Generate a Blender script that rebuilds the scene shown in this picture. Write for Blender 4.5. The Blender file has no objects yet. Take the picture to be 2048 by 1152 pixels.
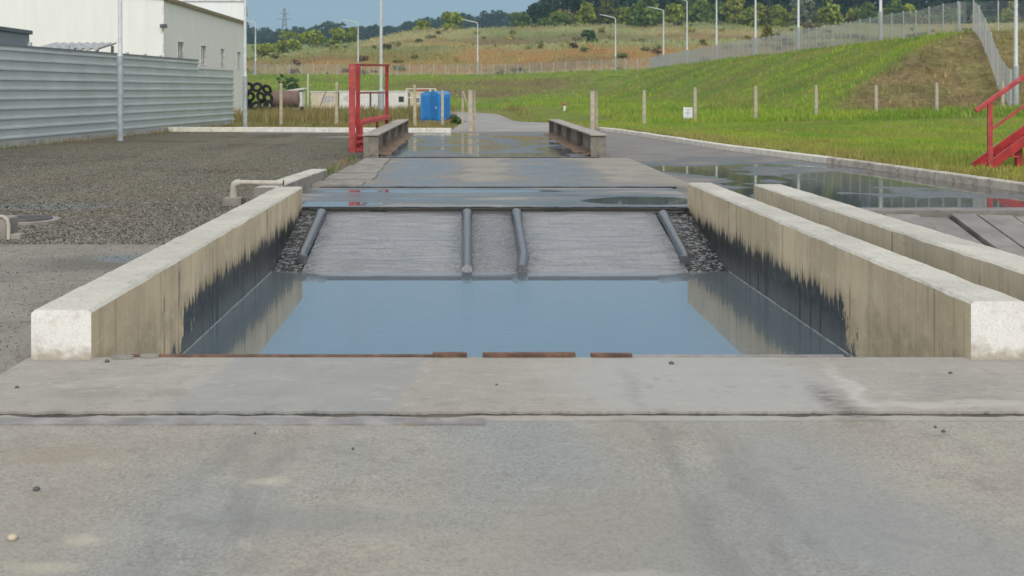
import bpy, math, random
import numpy as np
from mathutils import Vector, noise as MN
random.seed(7); rng = np.random.default_rng(11)
SC = bpy.context.scene
COL = SC.collection
R = math.radians

# ------------------------------------------------------------------ camera, world, sun, exposure
cam = bpy.data.cameras.new('camera'); CAM = bpy.data.objects.new('camera', cam); COL.objects.link(CAM)
CAM.location = (0, 0, 1.7); CAM.rotation_euler = (R(90), 0, 0)
cam.sensor_width = 36.0; cam.lens = 42.19
cam.shift_x = 0.0439; cam.shift_y = -0.1929
cam.clip_start = 0.1; cam.clip_end = 4000
cam.dof.use_dof = True; cam.dof.focus_distance = 11.0; cam.dof.aperture_fstop = 4.0
SC.camera = CAM
SUN_EL, SUN_AZ = R(35), R(176)
W = bpy.data.worlds.new('World'); SC.world = W; W.use_nodes = True
nt = W.node_tree; bg = nt.nodes['Background']
sky = nt.nodes.new('ShaderNodeTexSky'); sky.sky_type = 'NISHITA'; sky.sun_disc = False
sky.sun_elevation = SUN_EL; sky.sun_rotation = SUN_AZ
sky.air_density = 1.0; sky.dust_density = 0.6; sky.ozone_density = 1.0
# thin overcast veil in front of the clear sky
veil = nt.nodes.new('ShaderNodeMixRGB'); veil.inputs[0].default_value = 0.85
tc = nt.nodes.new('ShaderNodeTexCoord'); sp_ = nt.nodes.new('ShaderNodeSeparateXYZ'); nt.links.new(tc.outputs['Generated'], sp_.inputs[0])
# the storm-blue cloud stands low ahead; the deck is brighter overhead; unseen sky beside and behind brightened to light walls
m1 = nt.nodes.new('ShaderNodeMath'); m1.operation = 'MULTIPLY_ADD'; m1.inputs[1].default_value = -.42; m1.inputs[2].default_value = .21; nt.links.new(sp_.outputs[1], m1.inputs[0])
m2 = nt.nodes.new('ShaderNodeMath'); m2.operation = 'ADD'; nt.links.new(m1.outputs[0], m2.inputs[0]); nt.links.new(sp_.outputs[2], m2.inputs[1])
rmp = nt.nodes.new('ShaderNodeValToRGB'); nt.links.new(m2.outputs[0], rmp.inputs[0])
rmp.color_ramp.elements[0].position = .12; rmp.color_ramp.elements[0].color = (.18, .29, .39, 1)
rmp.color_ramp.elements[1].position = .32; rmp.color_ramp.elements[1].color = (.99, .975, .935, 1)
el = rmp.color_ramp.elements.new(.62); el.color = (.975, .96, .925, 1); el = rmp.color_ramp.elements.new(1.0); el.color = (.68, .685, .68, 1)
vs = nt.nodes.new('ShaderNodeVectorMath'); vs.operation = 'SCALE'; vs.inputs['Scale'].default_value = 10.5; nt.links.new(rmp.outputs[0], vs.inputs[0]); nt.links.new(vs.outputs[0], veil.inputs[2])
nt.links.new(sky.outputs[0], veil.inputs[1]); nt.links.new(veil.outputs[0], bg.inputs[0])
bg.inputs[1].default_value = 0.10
sun = bpy.data.lights.new('sun', 'SUN'); sun.energy = 1.6; sun.angle = R(22); sun.color = (1, .965, .91)
SUN = bpy.data.objects.new('sun', sun); COL.objects.link(SUN)
sd = Vector((math.sin(SUN_AZ) * math.cos(SUN_EL), math.cos(SUN_AZ) * math.cos(SUN_EL), math.sin(SUN_EL)))
SUN.rotation_euler = sd.to_track_quat('Z', 'Y').to_euler(); SUN.location = (0, 0, 60)
SC.view_settings.view_transform = 'Standard'; SC.view_settings.look = 'None'
SC.view_settings.exposure = 0.2; SC.view_settings.gamma = 1.0

# ------------------------------------------------------------------ terrain function
def ss(a, b, x):
    t = min(1, max(0, (x - a) / (b - a))); return t * t * (3 - 2 * t)
KX = [(-20, 9.35), (18, 9.35), (20, 9.3), (21.5, 9.12), (23, 8.98), (25.9, 8.7), (27.9, 8.4), (31.4, 7.85), (34.3, 7.36), (44.3, 6.45),
      (49, 5.95), (51, 5.4), (54, 4.6), (60, 4.0), (75, 3.9), (110, 4.2), (2000, 4.2)]
def xk(Y):
    for (a, b), (c, d) in zip(KX, KX[1:]):
        if Y <= c: return b + (d - b) * max(0, (Y - a)) / (c - a)
    return KX[-1][1]
def zt(X, Y):
    u = X - xk(Y)
    if Y < 49 and u < 0.05 or Y < 7.7: return -0.03
    if Y == 49: Y = 49.001
    f = -0.6 * ss(56, 92, Y) * ss(-26, -18, X)
    lawn = 0.10 + 0.5 * ss(11, 34, X) * ss(30, 75, Y)
    r = ss(0, 9, u) if Y > 49 else 1.0
    z = f * (1 - r) + lawn * r if Y > 49 else lawn
    sx = min(1, max(0, (X - 21) / 17)); sy = min(1, max(0, (Y - 75) / 16))
    m = min(sx, sy); m = m * m * (3 - 2 * m) * .5 + m * .5
    side = 5.6 * m
    cz = 4.9 + 1.1 * ss(0, 38, X)
    t = min(1, max(0, (Y - 200) / 48)); t = t * .5 + .5 * t * t * (3 - 2 * t)
    z = z + max(side, (cz - z) * t)
    tl = ss(-75, -5, X)
    z += (3.0 + 4.2 * tl) * ss(256, 290, Y) + (3.0 + 5.5 * tl) * ss(322, 372, Y) + 24 * ss(380, 900, Y) * (1 - ss(60, 160, X) * .5)
    if Y > 70:
        a = .12 * ss(75, 95, Y) * ss(8, 24, X) + .5 * ss(200, 300, Y) * (1 - ss(60, 50, abs(Y - 250))) if False else 0
        z += .16 * ss(20, 26, X) * MN.noise((X * .25, Y * .25, 1)) + ss(258, 285, Y) * (1.1 * MN.noise((X * .05, Y * .05, 3)) + .4 * MN.noise((X * .2, Y * .2, 5)))
    return z
def nz(x, y, s, o=0): return MN.noise((x * s, y * s, o)) * .5 + .5
def lerp(a, b, t): return tuple(p + (q - p) * t for p, q in zip(a, b))
GREEN = (.145, .24, .03); LIME = (.24, .29, .035); DEEP = (.07, .15, .025); DRY = (.33, .25, .09); BROWN = (.19, .13, .075); RUST = (.36, .2, .07)
TAN = (.38, .32, .15); SAGE = (.29, .31, .14); OLIVE = (.22, .21, .06)
def gcol(X, Y):
    return tuple(q * 1.12 for q in gcol0(X, Y))
def gcol0(X, Y):
    n1 = nz(X, Y, .09, 2); n2 = nz(X, Y, .45, 7); n3 = nz(X, Y, .03, 4)
    n1s = ss(.35, .65, n1); n2s = ss(.3, .7, n2)
    if Y > 252:
        c = lerp(TAN, SAGE, ss(.35, .6, n3 * .6 + n1 * .4))
        w = 12 * (n1 - .5) + 8 * (n3 - .5)
        slope = ss(257, 264, Y) * (1 - ss(278, 290, Y + w)) * ss(-90, -20, X + 25 * (n1 - .5))
        c = lerp(c, RUST, slope * (.62 + .36 * n2s))
        s2 = ss(320, 330, Y + w) * (1 - ss(340, 356, Y + w))
        c = lerp(c, BROWN if n3 > .55 else RUST, s2 * .7 * n1s)
        c = lerp(c, OLIVE, .5 * ss(.55, .75, nz(X, Y, .16, 9)))
        c = lerp(c, (.13, .2, .05), .5 * ss(.52, .66, nz(X * .6, Y * 1.2, .045, 52))); c = lerp(c, (.17, .12, .06), .5 * ss(.56, .66, nz(X * .35, Y * 1.3, .09, 57)))
        bp = ss(.45, .62, nz(X * .5, Y, .07, 15)) * ss(300, 322, Y) * (1 - ss(345, 352, Y)); c = lerp(c, BROWN, .6 * bp)
        bx = ss(78, 90, X + w) * (1 - ss(128, 140, X)) * ss(318, 326, Y + w * .4) * (1 - ss(338, 348, Y + w * .4)); c = lerp(c, (.12, .085, .06), .8 * bx)
        c = lerp(c, (.24, .27, .13), .55 * ss(.55, .7, nz(X, Y, .05, 33)))
        if Y > 376: c = lerp(c, GREEN, .5)
        return c
    if X < xk(Y) and Y < 200 and Y >= 48.5:
        c = lerp(OLIVE, DRY, n1s * .7); c = lerp(c, GREEN, n2s * .35)
        return lerp(c, GREEN, ss(130, 160, Y) * .7)
    c = lerp(GREEN, LIME, n2s * .8)
    c = lerp(c, DEEP, .45 * ss(.5, .7, n1))
    # dry lawn edge by the kerb
    u = X - xk(Y)
    if Y < 75: c = lerp(c, DRY, .55 * (1 - ss(.2, 3.5, u + 2 * (n1 - .5))) + .25 * ss(.55, .75, nz(X, Y, .3, 12)))
    # bare soil: near face of the bank and upper far bank
    w = 6 * (n1 - .5) + 3 * (n2 - .5)
    fx = ss(23, 27, X + w * .6) * ss(72, 75.5, Y + w * .25) * (1 - ss(90, 93, Y + .4 * w))
    if Y > 70: fx *= ss(0, 3, (X - 21) - (Y - 75) * 17 / 16 + 2 + w * .5)
    c = lerp(c, lerp(BROWN, (.27, .2, .11), ss(.45, .65, nz(X, Y, .55, 77))), .97 * fx * (.7 + .3 * n2s))
    fb = ss(206, 215, Y + w) * (1 - ss(232, 240, Y + w)) * ss(-18, -6, X + w) * (1 - ss(16, 30, X + 1.5 * w))
    c = lerp(c, BROWN, .8 * fb * (.4 + .6 * n1s))
    fs = ss(.6, .75, nz(X * .6 + Y * .5, Y * .1, .22, 21)) * ss(18, 24, X) * ss(85, 100, Y)
    c = lerp(c, DRY, .6 * fs)
    rl = ss(.56, .68, nz(X * .3, Y * .9, .35, 44) * .7 + n1 * .3) * ss(19, 24, X) * ss(88, 98, Y) * (1 - ss(190, 215, Y)); c = lerp(c, BROWN, .5 * rl); c = lerp(c, DEEP, .35 * ss(.52, .6, nz(X * .25, Y, .5, 48)) * ss(19, 24, X) * ss(88, 98, Y))
    m3 = nz(X, Y, .16, 60); c = lerp(c, OLIVE, .45 * ss(.5, .66, m3) * (1 - fx)); c = lerp(c, DRY, .3 * ss(.55, .7, nz(X, Y, .8, 63)))
    return c

# ------------------------------------------------------------------ material helpers
class Mat:
    def __init__(s, name, rough=.8, spec=.5, metal=0):
        s.m = bpy.data.materials.new(name); s.m.use_nodes = True; s.nt = s.m.node_tree
        s.b = s.nt.nodes['Principled BSDF']; s.b.inputs['Roughness'].default_value = rough
        s.b.inputs['Specular IOR Level'].default_value = spec; s.b.inputs['Metallic'].default_value = metal
        s._pos = None
    def new(s, t, **k):
        n = s.nt.nodes.new(t)
        for a, v in k.items(): setattr(n, a, v)
        return n
    def put(s, sock, v):
        if isinstance(v, bpy.types.NodeSocket): s.nt.links.new(v, sock)
        elif isinstance(v, (tuple, list)) and sock.type == 'RGBA' and len(v) == 3: sock.default_value = (*v, 1)
        else: sock.default_value = v
    def pos(s):
        if s._pos is None: s._pos = s.new('ShaderNodeNewGeometry').outputs['Position']
        return s._pos
    def obj(s): return s.new('ShaderNodeTexCoord').outputs['Object']
    def scale(s, v, sc):
        n = s.new('ShaderNodeVectorMath', operation='MULTIPLY'); s.put(n.inputs[0], v); s.put(n.inputs[1], tuple(sc)); return n.outputs[0]
    def noise(s, v, scale, detail=4, rough=.55, dist=0):
        n = s.new('ShaderNodeTexNoise'); s.put(n.inputs['Vector'], v); n.inputs['Scale'].default_value = scale
        n.inputs['Detail'].default_value = detail; n.inputs['Roughness'].default_value = rough; n.inputs['Distortion'].default_value = dist
        return n.outputs['Fac']
    def voro(s, v, scale, feat='F1'):
        n = s.new('ShaderNodeTexVoronoi', feature=feat); s.put(n.inputs['Vector'], v); n.inputs['Scale'].default_value = scale; return n
    def math(s, op, a, b=0.0, c=0.0):
        n = s.new('ShaderNodeMath', operation=op); s.put(n.inputs[0], a); s.put(n.inputs[1], b); s.put(n.inputs[2], c); return n.outputs[0]
    def step(s, v, a, b, lo=0.0, hi=1.0):
        n = s.new('ShaderNodeMapRange', interpolation_type='SMOOTHSTEP'); s.put(n.inputs[0], v)
        for i, q in enumerate((a, b, lo, hi)): s.put(n.inputs[i + 1], q)
        return n.outputs[0]
    def mix(s, f, a, b, mode='MIX'):
        n = s.new('ShaderNodeMixRGB', blend_type=mode); s.put(n.inputs[0], f); s.put(n.inputs[1], a); s.put(n.inputs[2], b); return n.outputs[0]
    def xyz(s, v):
        n = s.new('ShaderNodeSeparateXYZ'); s.put(n.inputs[0], v); return n.outputs
    def add3(s, v, w):
        n = s.new('ShaderNodeVectorMath', operation='ADD'); s.put(n.inputs[0], v); s.put(n.inputs[1], w); return n.outputs[0]
    def warp(s, v, scale, amt):
        n = s.new('ShaderNodeTexNoise'); s.put(n.inputs['Vector'], v); n.inputs['Scale'].default_value = scale; n.inputs['Detail'].default_value = 5
        a = s.new('ShaderNodeVectorMath', operation='SUBTRACT'); s.put(a.inputs[0], n.outputs['Color']); a.inputs[1].default_value = (.5, .5, .5)
        return s.add3(v, s.scale(a.outputs[0], (amt, amt, amt)))
    def spot(s, v, cx, cy, rx, ry, soft=.35):
        a = s.add3(v, (-cx, -cy, 0)); a = s.scale(a, (1 / rx, 1 / ry, 0))
        n = s.new('ShaderNodeVectorMath', operation='LENGTH'); s.put(n.inputs[0], a)
        return s.step(n.outputs['Value'], 1 + soft, 1 - soft)
    def color(s, v): s.put(s.b.inputs['Base Color'], v)
    def rough(s, v): s.put(s.b.inputs['Roughness'], v)
    def bump(s, h, strength=.3, dist=.01):
        n = s.new('ShaderNodeBump'); n.inputs['Distance'].default_value = dist; s.put(n.inputs['Strength'], strength); s.put(n.inputs['Height'], h)
        s.nt.links.new(n.outputs[0], s.b.inputs['Normal'])

def plain(name, col, rough=.7, metal=0, var=.25, scale=3.0, dirt=None, bump=.15, world=False, spec=.5):
    m = Mat(name, rough, spec, metal); p = m.pos() if world else m.obj()
    n = m.noise(p, scale, 6, .6); f = m.noise(p, scale * 9, 4, .6)
    c = m.mix(m.step(n, .35, .68), tuple(x * (1 - var) for x in col), tuple(min(1, x * (1 + var * .7)) for x in col))
    c = m.mix(m.math('MULTIPLY', m.step(f, .55, .75), .35), c, tuple(x * .72 for x in col))
    if dirt: c = m.mix(m.step(m.noise(p, scale * 1.7, 7, .7), .52, .7), c, dirt)
    m.color(c); m.rough(m.step(n, .2, .8, max(.02, rough - .12), min(1, rough + .1)))
    if bump: m.bump(f, bump, .004)
    return m.m

def concrete(name, c1, c2, blue=None, world=True, speck=.5, rough=.85, wet=None):
    m = Mat(name, rough); p = m.pos() if world else m.obj()
    a = m.noise(p, .8, 6, .6, .4); b = m.noise(p, 7, 5, .65); g = m.noise(p, 60, 3, .7); gg = m.noise(p, 160, 2, .6)
    c = m.mix(m.step(a, .35, .65), c1, c2)
    if blue: c = m.mix(m.math('MULTIPLY', m.step(m.noise(m.scale(p, (1, .45, 1)), .55, 3, .5), .42, .6), .8), c, blue)
    c = m.mix(m.math('MULTIPLY', m.step(b, .5, .72), .3), c, tuple(x * .7 for x in c1))
    pat = m.step(m.noise(p, 2.6, 4, .6), .38, .62, .35, 1)
    c = m.mix(m.math('MULTIPLY', m.math('MULTIPLY', m.step(g, .52, .63), pat), speck), c, tuple(x * .5 for x in c1))
    c = m.mix(m.math('MULTIPLY', m.step(gg, .56, .68), speck * .6), c, tuple(min(1, x * 1.45) for x in c2))
    vg = m.voro(p, 75); vr = m.xyz(vg.outputs['Color'])
    c = m.mix(speck * .38, c, m.mix(vr[0], (.30, .29, .27), (.72, .71, .68)), 'OVERLAY')
    pits = m.math('MULTIPLY', m.step(m.voro(p, 30).outputs['Distance'], .2, .1), m.step(m.noise(p, 6, 4, .65), .5, .58))
    c = m.mix(m.math('MULTIPLY', pits, speck * .75), c, tuple(x * .32 for x in c1))
    crisp = m.noise(p, 2.4, 12, .78, .3)
    c = m.mix(m.math('MULTIPLY', m.step(crisp, .565, .60), .28), c, tuple(x * .55 for x in c1)); c = m.mix(m.math('MULTIPLY', m.step(crisp, .425, .39), .25), c, tuple(min(1, x * 1.35) for x in c2))
    m.color(c); m.bump(m.math('ADD', g, m.math('MULTIPLY', b, 1.5)), .2, .005)
    return m, p, c

# ------------------------------------------------------------------ mesh builder
class B:
    def __init__(s): s.v = []; s.f = []; s.mi = []; s.cur = 0
    def add(s, vs, fs):
        o = len(s.v); s.v += [tuple(v) for v in vs]
        for f in fs: s.f.append(tuple(i + o for i in f)); s.mi.append(s.cur)
        return s
    def box(s, x0, x1, y0, y1, z0, z1):
        return s.add([(x0, y0, z0), (x1, y0, z0), (x1, y1, z0), (x0, y1, z0), (x0, y0, z1), (x1, y0, z1), (x1, y1, z1), (x0, y1, z1)],
                     [(3, 2, 1, 0), (4, 5, 6, 7), (0, 1, 5, 4), (1, 2, 6, 5), (2, 3, 7, 6), (3, 0, 4, 7)])
    def bar(s, p, q, w, h, up=(0, 0, 1)):
        p, q = Vector(p), Vector(q); d = (q - p).normalized(); u = Vector(up)
        if abs(d.dot(u)) > .98: u = Vector((0, 1, 0))
        a = d.cross(u).normalized() * w / 2; b = a.cross(d).normalized() * h / 2
        vs = [p - a - b, p + a - b, p + a + b, p - a + b, q - a - b, q + a - b, q + a + b, q - a + b]
        return s.add(vs, [(0, 1, 2, 3), (7, 6, 5, 4), (1, 0, 4, 5), (2, 1, 5, 6), (3, 2, 6, 7), (0, 3, 7, 4)])
    def tube(s, pts, r, n=12, cap=True):
        pts = [Vector(p) for p in pts]; rs = r if isinstance(r, (list, tuple)) else [r] * len(pts); vs = []; prev = None
        for i, p in enumerate(pts):
            d = (pts[min(i + 1, len(pts) - 1)] - pts[max(i - 1, 0)]).normalized()
            if prev is None:
                a = d.orthogonal().normalized() if abs(d.z) < .99 else Vector((1, 0, 0))
            else: a = (prev - d * prev.dot(d)).normalized()
            prev = a; b = d.cross(a)
            vs += [p + (a * math.cos(2 * math.pi * k / n) + b * math.sin(2 * math.pi * k / n)) * rs[i] for k in range(n)]
        fs = [(i * n + k, i * n + (k + 1) % n, (i + 1) * n + (k + 1) % n, (i + 1) * n + k) for i in range(len(pts) - 1) for k in range(n)]
        if cap: fs += [tuple(range(n - 1, -1, -1)), tuple((len(pts) - 1) * n + k for k in range(n))]
        return s.add(vs, fs)
    def build(s, name, mats, parent=None, origin=None, bevel=0, smooth=False, seg=2):
        o0 = Vector(parent.matrix_basis.translation if parent else (origin or (0, 0, 0)))
        if parent and parent.parent: o0 = Vector(parent.get('_w', tuple(o0)))
        me = bpy.data.meshes.new(name)
        me.from_pydata([tuple(Vector(v) - o0) for v in s.v], [], s.f)
        for m in (mats if isinstance(mats, (list, tuple)) else [mats]): me.materials.append(m)
        me.polygons.foreach_set('material_index', s.mi)
        if smooth: me.polygons.foreach_set('use_smooth', [True] * len(me.polygons))
        me.update()
        ob = bpy.data.objects.new(name, me); COL.objects.link(ob)
        if parent:
            ob.parent = parent
            ob['_w'] = tuple(o0)     # world origin of this part's mesh
        elif origin: ob.location = origin
        if bevel:
            md = ob.modifiers.new('bevel', 'BEVEL'); md.width = bevel; md.segments = seg; md.limit_method = 'ANGLE'; md.angle_limit = R(35)
        if smooth and not bevel:
            try: me.set_sharp_from_angle(angle=R(50))
            except Exception: pass
        return ob
def tag(o, label=None, cat=None, group=None, kind=None):
    if label: o['label'] = label
    if cat: o['category'] = cat
    if group: o['group'] = group
    if kind: o['kind'] = kind
    return o
def thing(name, loc, label, cat, group=None):
    o = bpy.data.objects.new(name, None); COL.objects.link(o); o.location = loc; o.empty_display_size = .2
    return tag(o, label, cat, group)
def copy_tree(root, loc, label, rz=None, scale=None):
    r = root.copy(); COL.objects.link(r); r.location = loc; r['label'] = label
    if rz is not None: r.rotation_euler = (0, 0, rz)
    if scale: r.scale = scale
    def rec(o, n):
        for ch in list(o.children):
            c = ch.copy(); COL.objects.link(c); c.parent = n; rec(ch, c)
    rec(root, r)
    return r
def arr_mesh(name, V, F, mats, cols=None, kind=None, smooth=False, parent=None):
    """V (n,3), F (m,k) arrays; cols (n,3) -> colour attribute"""
    me = bpy.data.meshes.new(name); k = F.shape[1]
    me.vertices.add(len(V)); me.vertices.foreach_set('co', V.astype(np.float32).ravel())
    me.loops.add(F.size); me.loops.foreach_set('vertex_index', F.astype(np.int32).ravel())
    me.polygons.add(len(F)); me.polygons.foreach_set('loop_start', np.arange(0, F.size, k, dtype=np.int32))
    if smooth: me.polygons.foreach_set('use_smooth', np.ones(len(F), bool))
    me.update(calc_edges=True)
    if cols is not None:
        at = me.color_attributes.new('Col', 'FLOAT_COLOR', 'POINT')
        at.data.foreach_set('color', np.hstack([cols, np.ones((len(cols), 1))]).astype(np.float32).ravel())
    me.materials.append(mats)
    ob = bpy.data.objects.new(name, me); COL.objects.link(ob)
    if parent: ob.parent = parent
    return tag(ob, kind=kind)

def veg_mat(name, rough=.7, trans=.25):
    m = Mat(name, rough, .25)
    at = m.new('ShaderNodeVertexColor', layer_name='Col').outputs[0]
    m.color(at)
    t = m.new('ShaderNodeBsdfTranslucent'); m.put(t.inputs[0], at)
    mx = m.new('ShaderNodeMixShader'); mx.inputs[0].default_value = trans
    m.nt.links.new(m.b.outputs[0], mx.inputs[1]); m.nt.links.new(t.outputs[0], mx.inputs[2])
    m.nt.links.new(mx.outputs[0], m.nt.nodes['Material Output'].inputs[0])
    return m.m
GRASSM = veg_mat('grass_blades'); LEAFM = veg_mat('leaves', .65, .2)

# ------------------------------------------------------------------ terrain sheet
def terrain():
    us = sorted(set([0, .06, .25, .6] + list(np.arange(1, 12, .8)) + list(np.arange(12, 48, 1.0)) + list(np.arange(48, 120, 4)) + list(np.arange(120, 520, 22))))
    left_fix = [-2.78, -2.35, 0, 3.16, 3.55, 4.5]
    ls = sorted(set([-400, -360, -320, -280, -240, -210, -180, -160, -140, -120, -105] + list(np.arange(-96, -30, 3.0)) + list(np.arange(-30, -3, 1.5)) + left_fix))
    ys = sorted(set([-6, 0, 5, 7.6, 7.75, 12, 17.1, 17.3] + list(np.arange(18, 49, 1.0)) + [48.9, 49.1] + list(np.arange(50, 130, 1.0)) + list(np.arange(130, 400, 2.5)) + list(np.arange(400, 1000, 20)) + [1050, 1150, 1300, 1500]))
    xs = [('L', x) for x in ls] + [('M', t) for t in (.25, .5, .75)] + [('R', u) for u in us]
    V = []; cols = []
    for Y in ys:
        k = xk(Y)
        for t, a in xs:
            if t == 'L': X = min(a, k - .3) if a > 4 else a
            elif t == 'M': X = 4.5 + (k - 4.5) * a if k > 4.9 else (min(4.5, k - .3) + (k - min(4.5, k - .3)) * a)
            else: X = k + a
            V.append((X, Y, zt(X, Y))); cols.append(gcol(X, Y))
    nx = len(xs); F = []
    for j in range(len(ys) - 1):
        for i in range(nx - 1):
            a = j * nx + i
            cx = (V[a][0] + V[a + 1][0]) / 2; cy = (ys[j] + ys[j + 1]) / 2
            if 7.6 < cy < 17.25 and -2.79 < cx < 9.34: continue
            F.append((a, a + 1, a + nx + 1, a + nx))
    m = Mat('earth_and_turf', .95, .15)
    at = m.new('ShaderNodeVertexColor', layer_name='Col').outputs[0]; p = m.pos()
    n = m.noise(p, 2.2, 6, .7); n2 = m.noise(p, .35, 5, .6)
    c = m.mix(m.step(n, .3, .7, .0, .55), at, (.05, .06, .015), 'MULTIPLY')
    c = m.mix(m.step(n2, .45, .7, 0, .3), c, (.2, .17, .06))
    m.color(c); m.bump(m.math('ADD', n, m.noise(p, 9, 3)), .6, .12)
    o = arr_mesh('terrain', np.array(V), np.array(F), m.m, np.array(cols), 'structure', True)
    tag(o, 'grassy ground rising to embankments and tan hills behind the yard', 'terrain')
terrain()

# ------------------------------------------------------------------ materials for the yard
m, p, c = concrete('pavement_concrete', (.295, .277, .243), (.338, .32, .28), (.245, .268, .28), speck=.75)
for (cx, cy, rx, ry, f, col) in [(-.88, 5.2, .09, .06, .75, (.5, .47, .38)), (-1.45, 4.53, .07, .06, .6, (.5, .46, .36)), (-1.5, 4.28, .12, .05, .5, (.46, .43, .35)), (.55, 4.2, .2, .05, .4, (.5, .49, .44)),
                            (-1.9, 5.6, .25, .12, .5, (.27, .22, .16)), (-.6, 4.75, .5, .16, .45, (.2, .21, .215)), (-2.05, 4.5, .5, .3, .35, (.22, .215, .2)), (.6, 4.6, .5, .5, .35, (.27, .24, .2)), (1.5, 5.3, .35, .9, .4, (.235, .255, .275)), (1.75, 4.5, .4, .5, .4, (.225, .245, .265))]:
    c = m.mix(m.math('MULTIPLY', m.spot(m.warp(p, 9, .16), cx, cy, rx, ry, .6), f), c, col)
pk = m.voro(p, 22).outputs['Distance']
c = m.mix(m.math('MULTIPLY', m.step(pk, .14, .06), m.math('MULTIPLY', m.step(m.noise(p, 5, 3), .5, .6), .7)), c, (.1, .095, .085))
ce = m.voro(m.warp(p, 1.6, .5), .55, 'DISTANCE_TO_EDGE').outputs['Distance']
c = m.mix(m.math('MULTIPLY', m.step(ce, .006, .002), m.step(m.noise(p, .9, 2), .56, .62, 0, .25)), c, (.16, .15, .13))
px_ = m.xyz(p)[0]
for tx in (-1.02, 1.1):
    tb_ = m.step(m.math('ABSOLUTE', m.math('ADD', px_, -tx)), .34, .16); tb_ = m.math('MULTIPLY', tb_, m.step(m.noise(m.scale(p, (3, .6, 1)), 2, 7, .7), .42, .62, 0, .34)); c = m.mix(tb_, c, (.15, .15, .15))
c = m.mix(m.step(m.noise(m.scale(p, (1, 2, 1)), 4.5, 12, .8), .575, .62, 0, .42), c, (.17, .155, .13))
m.color(c); PAVE = m.m
m, p, c = concrete('apron_concrete', (.325, .308, .275), (.37, .352, .322), None, speck=.25)
br = m.noise(m.scale(p, (4, 60, 1)), 1, 4, .6)
c = m.mix(m.step(br, .45, .65, 0, .3), c, (.24, .23, .21))
wp = m.warp(p, 2.2, .3)
for (cx, cy, rx, ry, f, col, so) in [(1.35, 7, .8, .9, .6, (.36, .36, .355), .2), (2.02, 6.55, .09, .38, .7, (.09, .08, .08), .7), (2.2, 6.9, .05, .5, .5, (.55, .54, .52), .7),
                            (2.75, 6.85, .25, .35, .45, (.19, .18, .165), .7), (2.6, 6.5, .5, .06, .5, (.5, .48, .44), .7), (-2.1, 6.75, .2, .12, .5, (.2, .18, .15), .6), (-1.65, 6.72, .12, .1, .55, (.19, .175, .15), .6), (.95, 6.85, .06, .5, .35, (.2, .2, .2), .5)]:
    mk_ = m.spot(m.warp(wp, 11, .12), cx, cy, rx, ry, so)
    if rx < .5: mk_ = m.math('MULTIPLY', mk_, m.step(m.noise(m.scale(p, (1, 2.2, 1)), 9, 9, .75), .36, .58, .15, 1))
    c = m.mix(m.math('MULTIPLY', mk_, f), c, col)
ax = m.xyz(m.warp(p, 4, .1)); sl = m.math('MULTIPLY_ADD', ax[1], -.12, ax[0])
bandm = m.math('MULTIPLY', m.step(sl, -2.42, -2.32), m.step(sl, -1.12, -1.2)); c = m.mix(m.math('MULTIPLY', bandm, m.step(m.noise(p, 3, 8, .65), .3, .6, .35, .7)), c, (.27, .28, .28))
dust = m.noise(m.scale(p, (1, 1.6, 1)), 3.2, 12, .8); c = m.mix(m.step(dust, .55, .62, 0, .35), c, (.2, .185, .155)); c = m.mix(m.step(dust, .45, .38, 0, .3), c, (.5, .48, .42))
m.color(c); APRON = m.m
m, p, c = concrete('old_pad_concrete', (.20, .19, .165), (.26, .25, .215), None, speck=.8)
wp = m.warp(p, 3, .35)
wetm = m.math('MAXIMUM', m.spot(wp, -3.5, 11.9, .7, .55, .5), m.spot(wp, -5.6, 8.0, 1.4, .5, .5))
c = m.mix(m.math('MULTIPLY', wetm, .7), c, (.09, .085, .075))
c = m.mix(m.step(m.noise(p, 1.6, 6, .7), .5, .68, 0, .6), c, (.13, .12, .105))
m.color(c); m.rough(m.math('MULTIPLY_ADD', m.spot(wp, -3.4, 12.2, .4, .3, .4), -.6, .85)); PAD = m.m
m = Mat('dark_gravel', .95, .2); p = m.pos()
v = m.voro(p, 26); cc = m.xyz(v.outputs['Color'])
c = m.mix(cc[0], (.05, .046, .038), (.25, .24, .205)); c = m.mix(m.step(m.noise(p, .35, 4), .4, .62, 0, .5), c, (.135, .15, .12)); c = m.mix(m.step(m.noise(m.scale(p, (.6, 1, 1)), .5, 6, .6), .5, .66, 0, .6), c, (.17, .145, .11)); c = m.mix(m.step(m.noise(p, .22, 5, .6), .5, .62, 0, .5), c, (.07, .06, .048)); c = m.mix(m.step(m.noise(p, 7, 4), .55, .7, 0, .5), c, (.3, .29, .25))
gx = m.xyz(m.warp(p, .15, 3.0))[0]; gw = m.step(m.math('ABSOLUTE', m.math('ADD', gx, 6.3)), .5, .2); gw = m.math('MAXIMUM', gw, m.step(m.math('ABSOLUTE', m.math('ADD', gx, 8.4)), .5, .2))
c = m.mix(m.math('MULTIPLY', gw, m.step(m.noise(p, 1.3, 6, .7), .35, .6, 0, .6)), c, (.21, .195, .165)); c = m.mix(1.0, c, (1.0, .955, .86), 'MULTIPLY')
pd = m.math('MAXIMUM', m.spot(m.warp(p, 1.2, .6), -6.2, 17.6, 1.0, .45, .3), m.spot(m.warp(p, 1.2, .6), -3.9, 44, 1.6, .5, .3))
c = m.mix(pd, c, (.1, .1, .09)); m.color(c); m.rough(m.math('MULTIPLY_ADD', pd, -.85, .95))
m.bump(m.math('ADD', m.math('MULTIPLY', v.outputs['Distance'], -1), m.noise(p, 3, 4)), m.math('MULTIPLY_ADD', pd, -.9, .9), .035); GRAVEL = m.m

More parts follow.
